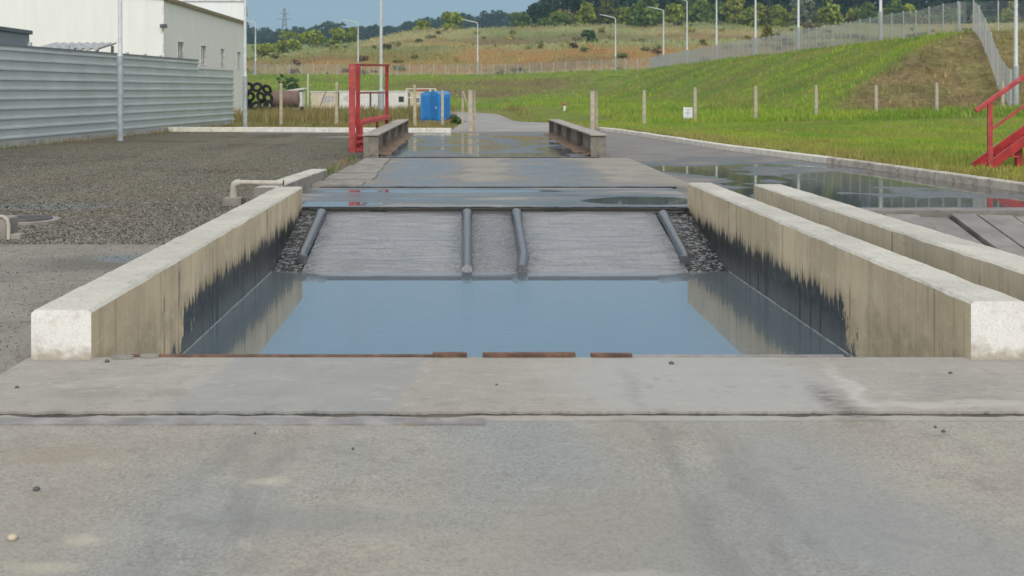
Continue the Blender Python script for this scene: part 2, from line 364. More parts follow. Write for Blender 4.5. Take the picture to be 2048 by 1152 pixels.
def wetslab(name, dry1, dry2, wetcol, maskfn, bump=.25, wr=.05, dr=.75):
    m, p, c = concrete(name, dry1, dry2, None, speck=.4)
    w = maskfn(m, p)
    damp = m.step(w, 0, .5); pud = m.step(w, .5, .75)
    ring = m.math('MULTIPLY', m.step(w, .04, .2), m.step(w, .42, .24)); c = m.mix(m.math('MULTIPLY', ring, .4), c, tuple(q * .45 for q in dry1))
    c = m.mix(damp, c, wetcol); m.color(c)
    m.rough(m.math('ADD', m.math('MULTIPLY_ADD', damp, -(dr - .3), dr), m.math('MULTIPLY', pud, -(.3 - wr))))
    g = m.noise(p, 60, 3); b = m.noise(p, 9, 4)
    m.bump(m.math('ADD', g, b), m.math('MULTIPLY_ADD', pud, -bump * .97, bump), .006)
    return m.m
def asph_mask(m, p):
    x, y, z = m.xyz(p)
    n = m.noise(m.scale(p, (1, .8, 1)), .42, 5, .55, .3)
    band = m.math('MULTIPLY', m.step(y, 16.9, 17.6), m.step(y, 33, 24)); band = m.math('MULTIPLY', band, m.step(m.math('ADD', x, m.math('MULTIPLY', n, 2)), 4.0, 5.6))
    return m.math('MULTIPLY', m.step(n, .36, .56), band)
ASPH = wetslab('lane_asphalt', (.165, .155, .145), (.205, .195, .185), (.075, .072, .068), asph_mask)
def slab_mask(m, p):
    wp = m.warp(p, .9, 1.5)
    a = m.math('MAXIMUM', m.spot(wp, -1.0, 25, .8, 6, .6), m.spot(wp, 1.75, 25, .8, 6, .6))
    a = m.math('MAXIMUM', a, m.math('MULTIPLY', m.spot(wp, .3, 21.3, 3.2, .8, .6), .8))
    a = m.math('MULTIPLY', a, m.step(m.noise(m.scale(p, (.7, 1.2, 1)), 1.3, 9, .7), .3, .62, .25, 1.0))
    return m.math('MULTIPLY', a, .64)
SLAB = wetslab('damp_lane_concrete', (.24, .22, .19), (.30, .28, .245), (.15, .155, .16), slab_mask, .25, .1)
def deck_mask(m, p):
    n = m.noise(m.scale(p, (.55, 1.5, 1)), .75, 4, .5, .2)
    x, y, z = m.xyz(p)
    wp = m.warp(p, 1.3, .5); sp = m.math('MAXIMUM', m.spot(wp, -2.0, 17.75, .75, .4, .3), m.spot(wp, 2.7, 18.3, 1.0, .7, .3)); sp = m.math('MAXIMUM', sp, m.spot(wp, -.4, 20.0, 2.2, .35, .4))
    return m.math('MAXIMUM', m.step(n, .4, .64, 0, .62), sp)
DECK = wetslab('wet_deck_concrete', (.22, .21, .19), (.27, .26, .24), (.115, .118, .12), deck_mask, .12, .03, .5)
def wb_mask(m, p):
    n = m.noise(m.scale(p, (.9, .5, 1)), .55, 4, .55, .4)
    return m.step(n, .36, .58, .25, 1)
WBDECK = wetslab('wet_steel_deck', (.2, .165, .13), (.25, .215, .18), (.085, .08, .075), wb_mask, .2, .09, .5)
ROAD = plain('road_asphalt', (.30, .29, .275), .85, var=.18, scale=.5, world=True, bump=.2)
SUBG = plain('dark_joint_earth', (.095, .086, .072), .95, var=.5, scale=5, world=True, dirt=(.035, .032, .028))

# tall wall faces: streaked concrete with wet black splash zone
def wallmat(name, zs, y0, stain=True, tint=(.60, .505, .345)):
    m = Mat(name, .8); p = m.pos(); x, y, z = m.xyz(p)
    big = m.noise(p, 1.1, 5, .6)
    st = m.noise(m.scale(p, (1, 7, .35)), 1, 5, .65); st2 = m.noise(m.scale(p, (1, 15, .35)), 1, 6, .68)
    c = m.mix(m.step(big, .35, .65), tuple(q * .86 for q in tint), tuple(q * 1.12 for q in tint))
    patch = m.step(m.noise(m.scale(p, (1, 1, .5)), .9, 3), .4, .62)
    c = m.mix(m.step(st, .5, .72, 0, .5), c, (.33, .235, .13))
    c = m.mix(m.math('MULTIPLY', m.step(st2, .52, .68, 0, .65), patch), c, (.2, .17, .125))
    c = m.mix(m.step(st2, .44, .3, 0, .4), c, (.5, .45, .36))
    pit = m.voro(p, 30).outputs['Distance']
    c = m.mix(m.math('MULTIPLY', m.step(pit, .13, .05), m.step(m.noise(p, 4, 3), .5, .6, 0, .7)), c, (.1, .09, .07))
    fine = m.noise(p, 70, 3, .7)
    c = m.mix(m.step(fine, .5, .75, 0, .3), c, (.2, .18, .14))
    drip = m.math('MULTIPLY', m.step(m.noise(m.scale(p, (1, 5.5, .06)), 1, 7, .75), .575, .62), m.step(m.noise(m.scale(p, (1, 3, 1.2)), 2.2, 3), .38, .6))
    c = m.mix(m.math('MULTIPLY', drip, .75), c, (.115, .095, .07))
    pale = m.noise(m.scale(p, (1, 1.2, 2)), 2.6, 9, .72); c = m.mix(m.step(pale, .55, .62, 0, .4), c, (.66, .6, .48))
    c = m.mix(m.math('MULTIPLY', m.step(z, .02, -.03), m.step(m.noise(p, 5, 6, .65), .42, .62, 0, .3)), c, (.2, .165, .115))
    if stain:
        d1 = m.noise(m.scale(p, (1, 3.2, 0)), 1, 2, .5); d2 = m.noise(m.scale(p, (1, 15, .1)), 1, 6, .72); d3 = m.noise(m.scale(p, (1, 1.3, 0)), 1, 2)
        lev = m.math('ADD', m.math('MULTIPLY_ADD', d1, .3, zs - .27), m.math('MULTIPLY_ADD', d2, .55, m.math('MULTIPLY_ADD', d3, .1, -.12)))
        lev = m.math('MULTIPLY_ADD', m.step(m.math('MULTIPLY_ADD', m.math('SUBTRACT', m.noise(m.scale(p, (1, 2.5, 1.5)), 1.3, 6, .7), .5), 2.6, y), y0 + .7, y0 - .3), -.75, lev)
        w = m.math('SUBTRACT', lev, z)
        wet = m.step(w, -.012, .022)
        soft = m.step(w, -.16, .1, 0, .65)
        c = m.mix(soft, c, (.13, .105, .075))
        dk = m.mix(m.step(m.noise(p, 9, 8, .7), .4, .62), (.012, .014, .015), (.05, .054, .055))
        dk = m.mix(m.step(z, -.2, -.48, 0, .8), dk, (.12, .13, .135))  # greyer towards the waterline: sky reflection put into the colour
        dk = m.mix(m.math('MULTIPLY', m.step(m.noise(m.scale(p, (1, 7, .2)), 1, 5, .7), .56, .585), .9), dk, (.006, .007, .008))
        c = m.mix(wet, c, dk)
        line = m.math('MULTIPLY', m.step(z, -.505, -.499), m.step(z, -.488, -.493)); line = m.math('MULTIPLY', line, m.step(y, y0 - .6, y0))
        c = m.mix(m.math('MULTIPLY', line, m.step(m.noise(p, 14, 4), .35, .6, .3, .9)), c, (.5, .52, .5))
        m.rough(m.math('MULTIPLY_ADD', wet, -.36, .82))
    m.color(c); m.bump(m.math('ADD', fine, m.math('MULTIPLY', st2, 1.5)), .3, .006)
    return m.m
WALL_IN = wallmat('stained_wall_concrete', -.16, 9.6)
WALL_DRY = wallmat('dry_wall_concrete', 0, 0, False, (.52, .475, .375))
m, p, c = concrete('wall_top_concrete', (.45, .44, .395), (.55, .535, .48), None, speck=.5)
sc = m.noise(m.scale(p, (1.5, 1, 1)), 5, 6, .75)
c = m.mix(m.step(sc, .62, .72, 0, .8), c, (.58, .57, .53)); c = m.mix(m.step(sc, .4, .28, 0, .6), c, (.22, .205, .18)); m.color(c); WTOP = m.m
m, p, c = concrete('whitewash', (.66, .64, .6), (.74, .73, .7), None, speck=.3)
x, y, z = m.xyz(p)
ch = m.noise(p, 26, 6, .8); c = m.mix(m.step(m.noise(p, 5, 8, .7), .53, .62, 0, .45), c, (.5, .47, .41)); c = m.mix(m.math('MULTIPLY', m.step(m.noise(p, 70, 6, .85), .56, .64, 0, .55), m.step(m.noise(p, 9, 4), .42, .6)), c, (.27, .24, .19)); c = m.mix(m.step(m.math('MULTIPLY_ADD', m.noise(p, 16, 6), .2, z), .21, .10, 0, .8), c, (.33, .28, .21)); m.color(c); m.bump(m.math('ADD', ch, m.noise(p, 60, 3)), .5, .006); WHITE = m.m
BLACKFILL = plain('black_gap_fill', (.014, .015, .017), .35, var=.4, scale=6, world=True, bump=.5)  # black that puts the shade of the slab gaps into colour
RUSTM = plain('rusted_steel', (.155, .085, .058), .8, var=.5, scale=9, dirt=(.08, .06, .055), world=True)
ANGLE = plain('worn_steel_angle', (.27, .255, .255), .55, var=.3, scale=5, dirt=(.24, .185, .14), world=True)
GALV = plain('galvanised_steel', (.40, .44, .46), .5, .25, var=.18, scale=5)
GALVL = plain('pale_galvanised_steel', (.55, .58, .59), .5, .15, var=.12, scale=5)
REDP = plain('faded_lit_red_paint', (.42, .045, .05), .55, var=.25, scale=4, dirt=(.45, .14, .13))  # paler pinkish red; carries the lit face of the portal post
REDD = plain('red_paint', (.36, .022, .025), .5, var=.25, scale=4)
PLANK = plain('weathered_slab_pieces', (.26, .245, .22), .85, var=.25, scale=3, world=True)
PCON = plain('precast_post_concrete', (.44, .39, .30), .85, var=.2, scale=4)
WKERB = plain('white_painted_kerb', (.70, .68, .62), .8, var=.12, scale=3, world=True, dirt=(.5, .46, .38))

# ------------------------------------------------------------------ ground sheets in the yard
def sheet(name, pts, mat, label, cat='pavement', thick=None):
    b = B(); n = len(pts)
    b.add(pts, [tuple(range(n))])
    if thick:
        lo = [(x, y, z - thick) for x, y, z in pts]
        b.add(pts + lo, [(i, n + i, n + (i + 1) % n, (i + 1) % n) for i in range(n)])
    return tag(b.build(name, mat), label, cat, kind='structure')
def jag(x0, x1, y, amp, n, seed, big=0):
    o = []
    for i in range(n + 1):
        x = x0 + (x1 - x0) * i / n
        d = amp * MN.noise((x * 9, seed, 0)) + amp * .7 * MN.noise((x * 34, seed, 4)) + big * max(0, MN.noise((x * 2.1, seed, 9)) - .1)
        o.append((x, y + d))
    return o
sheet('joint_bed', [(-30, -4, -.013), (30, -4, -.013), (30, 7.64, -.013), (-30, 7.64, -.013)], SUBG, 'dark soil in the joints of the foreground concrete', 'ground')
sheet('pavement', [(-30, -4, 0), (30, -4, 0), (30, 6.165, 0), (-30, 6.165, 0)], PAVE, 'grey speckled concrete pavement across the whole foreground', thick=.012)
e = jag(30, -30, 6.272, .018, 1500, 1.3, -.10)
sheet('joint_strip', [(-30, 6.175, .001), (30, 6.175, .001)] + [(x, y, .001) for x, y in e], APRON, 'narrow concrete strip between the crack and the steel angle', thick=.013)
e = jag(-2.79, 14, 6.352, .022, 900, 5.1, -.04)
sheet('apron', [(x, y, .002) for x, y in e] + [(14, 7.64, .002), (-2.79, 7.64, .002)], APRON, 'pale concrete apron slab in front of the flooded pit', thick=.014)
e = jag(-2.79, -30, 6.33, .02, 400, 2.2)
sheet('old_pad', [(-2.81, 13.6, -.004), (-30, 13.6, -.004)] + [(x, y, -.004) for x, y in e[::-1]], PAD, 'rough dark concrete pad left of the left wall')
sheet('gravel_yard', [(-34, 13.61, -.002), (-2.76, 13.61, -.002), (-2.76, 17.2, -.002), (-2.2, 17.2, -.002), (-2.2, 49, -.002), (-34, 49, -.002)], GRAVEL, 'dark gravel yard between metal fence and concrete lane', 'gravel')
pts = [(-2.25, 17.16, .003), (9.34, 17.16, .003)] + [(xk(y) - .02, y, .003) for y in (18, 20, 21.5, 23, 24.5, 25.9, 27.9, 29.6, 31.4, 34.3, 38, 44.3, 48, 49.2)] + [(5.5, 51.5, .006), (-.2, 51.5, .006), (-9.0, 49.2, .003), (-9, 47.6, .003), (-2.25, 47.6, .003)]
sheet('asphalt_lane', pts, ASPH, 'grey asphalt with puddles between weighbridge and right kerb', 'asphalt')
sheet('gap_strip', [(3.5, 7.64, .0), (4.12, 7.64, .0), (4.12, 17.17, .0), (3.5, 17.17, .0)], PAD, 'narrow concrete strip between the two right walls')
# country road
b = B(); cl = []
for y in np.arange(49.0, 112, 3): cl.append((2.0 - .9 * ss(60, 112, y), y, 2.5 - .5 * ss(52, 75, y) + 1.2 * (1 - ss(49, 54, y))))
ang = math.pi / 2; x, y = 1.1, 112.0
for i in range(16):
    ang += .085; x += math.cos(ang) * 2.6; y += math.sin(ang) * 2.6; cl.append((x, y, 2.0))
for i in range(12): x += math.cos(ang) * 8; y += math.sin(ang) * 8 * .2; cl.append((x, y, 2.0))
rows = []
for i, (x, y, w) in enumerate(cl):
    x2, y2, _ = cl[min(i + 1, len(cl) - 1)]; x1, y1, _ = cl[max(i - 1, 0)]
    d = Vector((x2 - x1, y2 - y1, 0)).normalized(); nn = Vector((d.y, -d.x, 0))
    rows.append([(x + nn.x * w * t, y + nn.y * w * t) for t in (-1, -.5, 0, .5, 1)])
for r in rows: b.v += [(X, Y, max(zt(X, Y), zt(X, Y - 1), zt(X, Y + 1)) + (.012 if Y < 58 else .03)) for X, Y in r]
for i in range(len(rows) - 1):
    for k in range(4): b.f.append((i * 5 + k, i * 5 + k + 1, i * 5 + 6 + k, i * 5 + 5 + k)); b.mi.append(0)
tag(b.build('road', ROAD, smooth=True), 'grey asphalt road leaving between the gate posts and bending left', 'road', kind='structure')

# ------------------------------------------------------------------ wash pits
m = Mat('pit_concrete', .6); m.color(m.mix(m.noise(m.pos(), 3), (.05, .05, .05), (.11, .11, .11))); PIT = m.m
def pit(name, x0, x1, label):
    b = B(); pr = [(7.63, -.03), (8.2, -.2), (10.6, -.9), (12.6, -.95), (17.19, -.95), (17.2, -.02)]
    for y, z in pr: b.v += [(x0, y, z), (x1, y, z)]
    for i in range(len(pr) - 1): b.f.append((2 * i, 2 * i + 1, 2 * i + 3, 2 * i + 2)); b.mi.append(0)
    tag(b.build(name, PIT), label, 'pit floor', kind='structure')
pit('pit_floor', -2.42, 3.24, 'dark concrete floor under the flooded wash pit'); pit('pit_floor', 4.45, 9.05, 'dark concrete floor of the second pit on the right')
m = Mat('murky_water', .03, .5); m.b.inputs['IOR'].default_value = 1.42; m.b.inputs['Coat Weight'].default_value = 1.0; m.b.inputs['Coat IOR'].default_value = 2.35; m.b.inputs['Coat Roughness'].default_value = .02
p = m.pos(); x, y, z = m.xyz(p)
m.color((.135, .172, .19))
rip = m.math('ADD', m.noise(m.scale(p, (.9, 7, 1)), 2.6, 4, .6), m.math('MULTIPLY', m.noise(m.scale(p, (1, 3, 1)), .6, 2), 1.2))
far = m.step(y, 9.0, 14.8, .3, 1.0)
m.bump(rip, m.math('MULTIPLY', far, .3), .03); m.rough(.04); WATER = m.m
def water(x0, x1, label):
    b = B(); b.add([(x0, 8.0, -.5), (x1, 8.0, -.5), (x1, 15.2, -.5), (x0, 15.2, -.5)], [(0, 1, 2, 3)])
    tag(b.build('water', WATER), label, 'water', kind='structure')
water(-2.41, 3.23, 'still grey blue water filling the wash pit'); water(4.46, 9.04, 'still water in the second pit behind the right walls')

def wall(name, xi0, xi1, y0, y1, z1, label, inner=-1, mats=None, zb=-1.0, seed=0, z2=None, xfn=None):
    """loft along Y; xi0..xi1 section, wavy worn edges"""
    n = 110; b = B(); rows = []
    z2 = z1 if z2 is None else z2
    for i in range(n + 1):
        t = i / n; y = y0 + (y1 - y0) * t; dx = xfn(t) if xfn else 0
        j = lambda k, a: a * MN.noise((y * 2.1, seed + k, 0)) + a * .6 * MN.noise((y * 9, seed + k, 3)) + a * .35 * MN.noise((y * 30, seed + k, 5))
        zz = z1 + (z2 - z1) * t
        lo = .035 if inner > 0 else -.035
        rows.append([(xi0 - (.03 if inner < 0 else 0) * 0 + dx + j(1, .004), y, zb), (xi0 + dx + j(1, .007), y, zz - .02 + j(3, .008)), (xi0 + .022 + dx + j(2, .012), y, zz + j(4, .006)),
                     (xi1 - .022 + dx + j(6, .012), y, zz + j(5, .006)), (xi1 + dx + j(8, .007), y, zz - .02 + j(7, .008)), (xi1 + dx + j(8, .004), y, zb)])
    for r in rows: b.v += r
    for i in range(n):
        for k in range(5):
            b.f.append((i * 6 + k, i * 6 + k + 1, i * 6 + 7 + k, i * 6 + 6 + k)); b.mi.append(1 if k in (1, 2, 3) else 0)
    b.f.append(tuple(range(5, -1, -1))); b.mi.append(2)
    b.f.append(tuple(n * 6 + k for k in range(6))); b.mi.append(0)
    o = b.build(name, mats or [WALL_IN, WTOP, WHITE])
    for q in o.data.polygons: q.use_smooth = q.material_index == 1 and False
    # fold the normals outward
    import bmesh
    bm = bmesh.new(); bm.from_mesh(o.data); bmesh.ops.recalc_face_normals(bm, faces=bm.faces); bm.to_mesh(o.data); bm.free()
    return tag(o, label, 'concrete wall')
wall('pit_wall', -2.75, -2.37, 7.57, 17.3, .315, 'long low concrete wall on the left edge of the flooded pit, whitewashed near end', seed=2)
wall('pit_wall', 3.18, 3.53, 7.57, 17.3, .37, 'long low concrete wall on the right edge of the flooded pit, black splash stains', seed=9)
wall('pit_wall', 4.08, 4.47, 7.62, 17.07, .37, 'outer right concrete wall with thin dark streaks, beside the dry planked ramp', mats=[WALL_DRY, WTOP, WHITE], seed=15)
wall('pit_wall', 9.04, 9.36, 7.62, 17.1, .12, 'low concrete edge wall on the far right of the second pit', mats=[WALL_DRY, WTOP, WHITE], seed=25)
wall('wall_stub', -3.08, -2.76, 17.32, 22.8, .30, 'short tapering concrete wall continuing behind the left pit wall', mats=[PLANK, WTOP, PLANK], zb=-.03, seed=31, z2=.21, xfn=lambda t: .1 * t * t)

# far ramp with wheel guides
m = Mat('wet_ramp_concrete', .4); p = m.pos(); x, y, z = m.xyz(p)
br = m.noise(m.scale(p, (1.2, 14, 1)), 1.5, 6, .65); sp = m.noise(m.scale(p, (22, 40, 1)), 1, 4, .75); big = m.noise(p, .9, 4)
c = m.mix(m.step(br, .35, .65), (.17, .18, .192), (.295, .305, .32)); c = m.mix(m.step(sp, .54, .64, 0, .75), c, (.05, .052, .058))
band = m.math('ADD', m.step(m.math('ABSOLUTE', m.math('ADD', x, -.35)), .42, .28, 0, .8), m.step(m.math('ABSOLUTE', m.math('ADD', x, -.35)), 2.05, 2.3, 0, .35)); band = m.math('MINIMUM', band, 1)
c = m.mix(m.math('MULTIPLY', band, m.step(sp, .40, .6, .25, .85)), c, (.075, .08, .087)); c = m.mix(m.step(big, .55, .75, 0, .4), c, (.11, .115, .125))
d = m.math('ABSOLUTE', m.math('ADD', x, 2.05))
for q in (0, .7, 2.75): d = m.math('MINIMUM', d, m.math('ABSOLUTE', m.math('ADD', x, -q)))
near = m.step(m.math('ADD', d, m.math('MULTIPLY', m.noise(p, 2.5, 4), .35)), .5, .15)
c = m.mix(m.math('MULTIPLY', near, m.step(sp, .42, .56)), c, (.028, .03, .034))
m.color(c); m.rough(m.step(br, .3, .7, .25, .5)); m.bump(m.math('ADD', br, sp), .35, .015); RAMP = m.m
m = Mat('tarry_gravel', .45); p = m.pos(); v = m.voro(p, 24); cc = m.xyz(v.outputs['Color'])[0]
m.color(m.mix(m.step(cc, .55, .8), (.02, .021, .024), (.22, .225, .235))); m.bump(m.math('MULTIPLY', v.outputs['Distance'], -1), .9, .03); TARG = m.m
WET_STEEL = plain('wet_steel_tube', (.085, .095, .11), .24, .3, var=.2, scale=3, bump=.02, spec=.9)
ramp = thing('ramp', (.4, 17.0, -.06), 'wet concrete exit ramp with four steel wheel guides rising from the water', 'ramp')
def rz(y): return -.055 - (17.12 - y) * .17
def slope(b, x0, x1, off, ya=12.3, yb=17.2):
    nx, ny = max(2, int((x1 - x0) / .12)), 60; o = len(b.v)
    for j in range(ny + 1):
        for i in range(nx + 1):
            x = x0 + (x1 - x0) * i / nx; y = ya + (yb - ya) * j / ny
            b.v.append((x, y, rz(y) + off + .014 * MN.noise((x * 1.3, y * 1.3, 2)) + .007 * MN.noise((x * 5, y * 4, 6))))
    for j in range(ny):
        for i in range(nx): a = o + j * (nx + 1) + i; b.f.append((a, a + 1, a + nx + 2, a + nx + 1)); b.mi.append(0)
    off -= .03
    b.add([(x0, ya, rz(ya) + off), (x1, ya, rz(ya) + off), (x1, yb, rz(yb) + off), (x0, yb, rz(yb) + off), (x0, ya, rz(ya) - .1), (x1, ya, rz(ya) - .1), (x1, yb, rz(yb) - .1), (x0, yb, rz(yb) - .1)],
          [(4, 5, 1, 0), (3, 2, 6, 7), (0, 3, 7, 4), (1, 5, 6, 2)])
b = B(); slope(b, -2.0, -.01, 0); b.build('track_slab', RAMP, ramp)
b = B(); slope(b, .72, 2.68, 0); b.build('track_slab', RAMP, ramp)
b = B(); slope(b, .02, .69, -.012); b.build('centre_strip', RAMP, ramp)
b = B(); slope(b, -2.385, -2.02, -.015); b.build('gravel_strip', TARG, ramp)
b = B(); slope(b, 2.70, 3.185, -.015); b.build('gravel_strip', TARG, ramp)
for pts in ([(-2.06, 16.98), (-2.07, 15.1), (-2.05, 14.9)], [(0, 16.98), (0, 15), (0, 14.5)], [(.7, 17), (.71, 15.05), (.66, 14.5)], [(2.76, 16.9), (2.73, 15), (2.70, 14.85)]):
    b = B(); q = []; rr = []
    for i, (x, y) in enumerate(pts): q.append((x, y, rz(y) + .035)); rr.append(.064)
    p0 = q[0]; q = [(p0[0], p0[1] + .0, p0[2] + .0)] + [(p0[0] + (q[1][0] - p0[0]) * .2, p0[1] + (q[1][1] - p0[1]) * .2, p0[2] + (q[1][2] - p0[2]) * .2)] + q[1:-1] + [tuple(q[-1][i] for i in range(3))]
    rr = [.078, .066] + [.064] * (len(q) - 2)
    b.tube(q, rr, 16); g = b.build('wheel_guide', WET_STEEL, ramp, smooth=True)

# lane slabs beyond the pit
def slab(name, x0, x1, y0, y1, z, mat, label, cat='concrete slab', th=.12, bev=.008):
    b = B(); b.box(x0, x1, y0, y1, z - th, z); return tag(b.build(name, mat, bevel=bev), label, cat)
slab('lane_slab', -2.74, 3.53, 17.32, 20.72, .02, DECK, 'wet concrete slab just beyond the ramp, between two black joints')
slab('lane_slab', -2.38, 4.0, 20.84, 29.75, .03, SLAB, 'long damp concrete slab leading up to the weighbridge, dry patch in its middle')
def slot(y, x0, x1, z, label, w=.06, seed=1, h=.05):  # black strips added where the slab gaps lie in shade
    b = B(); n = 120; rows = []
    for i in range(n + 1):
        x = x0 + (x1 - x0) * i / n; d = .014 * MN.noise((x * 3, seed, 0)) + .008 * MN.noise((x * 12, seed, 1))
        ww = w * (1 + .5 * MN.noise((x * 2, seed, 6)))
        rows.append([(x, y - ww / 2 + d, z - h), (x, y - ww / 2 + d, z + d * .5), (x, y + ww / 2 + d, z + d * .5), (x, y + ww / 2 + d, z - h)])
    for r in rows: b.v += r
    for i in range(n):
        for k in range(3): b.f.append((i * 4 + k, i * 4 + 4 + k, i * 4 + 5 + k, i * 4 + k + 1)); b.mi.append(0)
    return tag(b.build('shaded_slot', BLACKFILL), label, 'rubber seal')
slot(17.26, -2.36, 3.17, .025, 'black strip for the shaded slot along the joint at the top of the ramp', .10, 1, .16)
slot(20.78, -2.55, 3.62, .034, 'thin black strip for the shaded gap across the lane between two wet slabs', .10, 7)
slot(29.82, -2.2, 3.3, .05, 'dark joint strip at the near edge of the weighbridge deck', .07, 12)
for i, (x0, x1, y0, y1, z, l) in enumerate([(-2.72, -1.85, 21.0, 21.9, .055, 'nearest thin slab piece on the left edge of the lane'), (-2.66, -1.75, 22.3, 23.7, .06, 'second thin slab piece on the left edge of the lane'),
                         (-2.6, -1.8, 24.1, 26.2, .06, 'third thin slab piece on the left edge of the lane'), (-2.5, -1.85, 26.6, 29.2, .06, 'farthest thin slab piece before the left beam')]):
    b = B(); e1 = [(x1 + .12 * MN.noise((k, i, 0)), y0 + (y1 - y0) * k / 6) for k in range(7)]
    top = [(x0, y0, z), *[(x, y, z) for x, y in e1], (x0 + .03, y1, z)]; n = len(top)
    b.add(top + [(x, y, z - .07) for x, y, _ in top], [tuple(range(n))] + [(k, n + k, n + (k + 1) % n, (k + 1) % n) for k in range(n)])
    tag(b.build('slab_piece', PLANK), l, 'concrete slab')

# second bay ramp of long planks
DRYP = plain('worn_ramp_plank', (.21, .2, .185), .5, var=.3, scale=2.2, world=True, dirt=(.13, .12, .11), bump=.4)
ramp2 = thing('plank_ramp', (6.8, 16.9, 0), 'worn concrete plank ramp sinking into the second pit at the right', 'ramp')
xs = [4.49, 4.9, 5.36, 5.8, 6.3, 6.72, 7.1, 7.6, 8.05, 8.5, 9.03]
for i in range(10):
    b = B(); x0, x1 = xs[i] + .022, xs[i + 1] - .022; dz = [.0, .012, -.02, .01, -.03, .015, 0, -.02, .014, -.01][i]; ya, yb = 12.0, 16.72
    za, zb2 = -.03 - (16.72 - ya) * .2 + dz, -.03 + dz
    b.add([(x0, ya, za), (x1, ya, za), (x1, yb, zb2), (x0, yb, zb2), (x0, ya, za - .12), (x1, ya, za - .12), (x1, yb, zb2 - .12), (x0, yb, zb2 - .12)],
          [(0, 1, 2, 3), (4, 5, 1, 0), (3, 2, 6, 7), (0, 3, 7, 4), (1, 5, 6, 2)])
    b.build('plank', DRYP, ramp2, bevel=.01)
slab('lane_slab', 4.49, 9.03, 16.78, 17.12, .03, DRYP, 'narrow concrete sill slab above the plank ramp')
slab('lane_slab', 4.49, 9.03, 16.76, 17.15, -.13, BLACKFILL, 'black block under the sill of the plank ramp')  # black block filling the space under the sill

# steel edges of the pit lip and the pavement joint
def strip(name, pts, w, mat, z, label, h=.018, seed=0):
    b = B(); rows = []
    for (x, y) in pts:
        j = .006 * MN.noise((x * 7, seed, 0)); rows.append([(x, y - w / 2 + j, z - .03), (x, y - w / 2 + j, z + h), (x, y + w / 2 + j, z + h + .3 * j), (x, y + w / 2 + j, z - .03)])
    n = len(rows)
    for r in rows: b.v += r
    for i in range(n - 1):
        for k in range(3): b.f.append((i * 4 + k, i * 4 + 4 + k, i * 4 + 5 + k, i * 4 + k + 1)); b.mi.append(0)
    b.f += [(0, 1, 2, 3), tuple((n - 1) * 4 + k for k in (3, 2, 1, 0))]; b.mi += [0, 0]
    return tag(b.build(name, mat), label, 'steel edge')
lin = lambda a, b_, y, n=24: [(a + (b_ - a) * i / n, y) for i in range(n + 1)]
strip('edge_angle', lin(-2.2, -.22, 7.66), .045, RUSTM, .0, 'long rusty steel edge on the pit lip from the left wall', .012, 1)
strip('edge_angle', lin(-.22, 0.0, 7.655, 6), .055, RUSTM, .0, 'short rusty steel edge left of the first gap in the pit lip', .026, 2)
strip('edge_angle', lin(.10, .69, 7.655, 10), .055, RUSTM, .0, 'bright rusty steel edge between the two gaps in the pit lip', .026, 3)
strip('edge_angle', lin(.79, 1.05, 7.655, 8), .055, RUSTM, .0, 'dark bent steel edge right of the second gap in the pit lip', .022, 4)
strip('edge_angle', lin(1.05, 2.4, 7.66), .04, ANGLE, .0, 'thin grey steel edge on the pit lip ending near the right wall', .01, 5)
strip('joint_angle', lin(-12, .092, 6.15, 60), .12, ANGLE, .0, 'flat worn steel angle set in the pavement joint', .008, 6)

# pebbles
STONE = plain('dark_pebble', (.09, .095, .1), .8, var=.3, scale=20)
import bmesh
def pebble(x, y, r, label, mat=STONE, z=0):
    bm = bmesh.new(); bmesh.ops.create_icosphere(bm, subdivisions=2, radius=r)
    for v in bm.verts:
        v.co *= 1 + .28 * MN.noise(v.co * (2 / r) + Vector((x, y, 0))); v.co.z *= .7
    me = bpy.data.meshes.new('pebble'); bm.to_mesh(me); bm.free(); me.materials.append(mat)
    for q in me.polygons: q.use_smooth = True
    o = bpy.data.objects.new('pebble', me); COL.objects.link(o); o.location = (x, y, z + r * .5); return tag(o, label, 'pebble', 'loose pebbles on the concrete')
PALE = plain('pale_chip', (.5, .44, .33), .8, scale=20)
for x, y, r, l, mt in [(-2.57, 6.85, .012, 'dark pebble on the apron below the left whitewashed wall end', STONE), (-1.83, 5.1, .014, 'largest dark pebble alone on the left foreground pavement', STONE), (-1.72, 4.54, .02, 'flat beige chip on the lower left foreground pavement', PALE),
                   (-1.73, 6.2, .008, 'tiny brown pebble on the left part of the steel angle', STONE), (-1.05, 5.94, .007, 'small dark chip just below the middle of the steel angle', STONE), (-.54, 5.68, .008, 'tiny dark pebble in the middle of the foreground pavement', STONE),
                   (.17, 6.92, .008, 'tiny dark pebble on the apron below the rusty edge', STONE), (1.27, 7.45, .016, 'dark stone on the apron close to the pit lip', STONE), (2.37, 5.97, .011, 'dark pebble on the right pavement below the crack', STONE), (2.36, 6.05, .008, 'smaller dark pebble beside another right of the crack', STONE),
                   (2.9, 7.2, .012, 'dark pebble on the apron near the right white wall end', STONE), (-2.25, 7.5, .016, 'grey stone at the foot of the left white wall end', STONE)]: pebble(x, y, r, l, mt)
# rubble flakes at the foot of the left wall
for i, (x, y, s) in enumerate([(-2.18, 7.6, .07), (-2.02, 7.63, .06)]):
    b = B(); pts = [(x + s * math.cos(a) * (1 + .3 * MN.noise((i, a, 0))), y + .5 * s * math.sin(a), .022) for a in np.linspace(0, 5.5, 7)]
    b.add(pts + [(a, c_, .003) for a, c_, _ in pts], [tuple(range(7))] + [(k, 7 + k, 7 + (k + 1) % 7, (k + 1) % 7) for k in range(7)])
    tag(b.build('concrete_flake', PLANK), ['flat broken concrete flake at the left end of the rusty lip', 'smaller concrete flake lying on the rusty lip'][i], 'rubble')

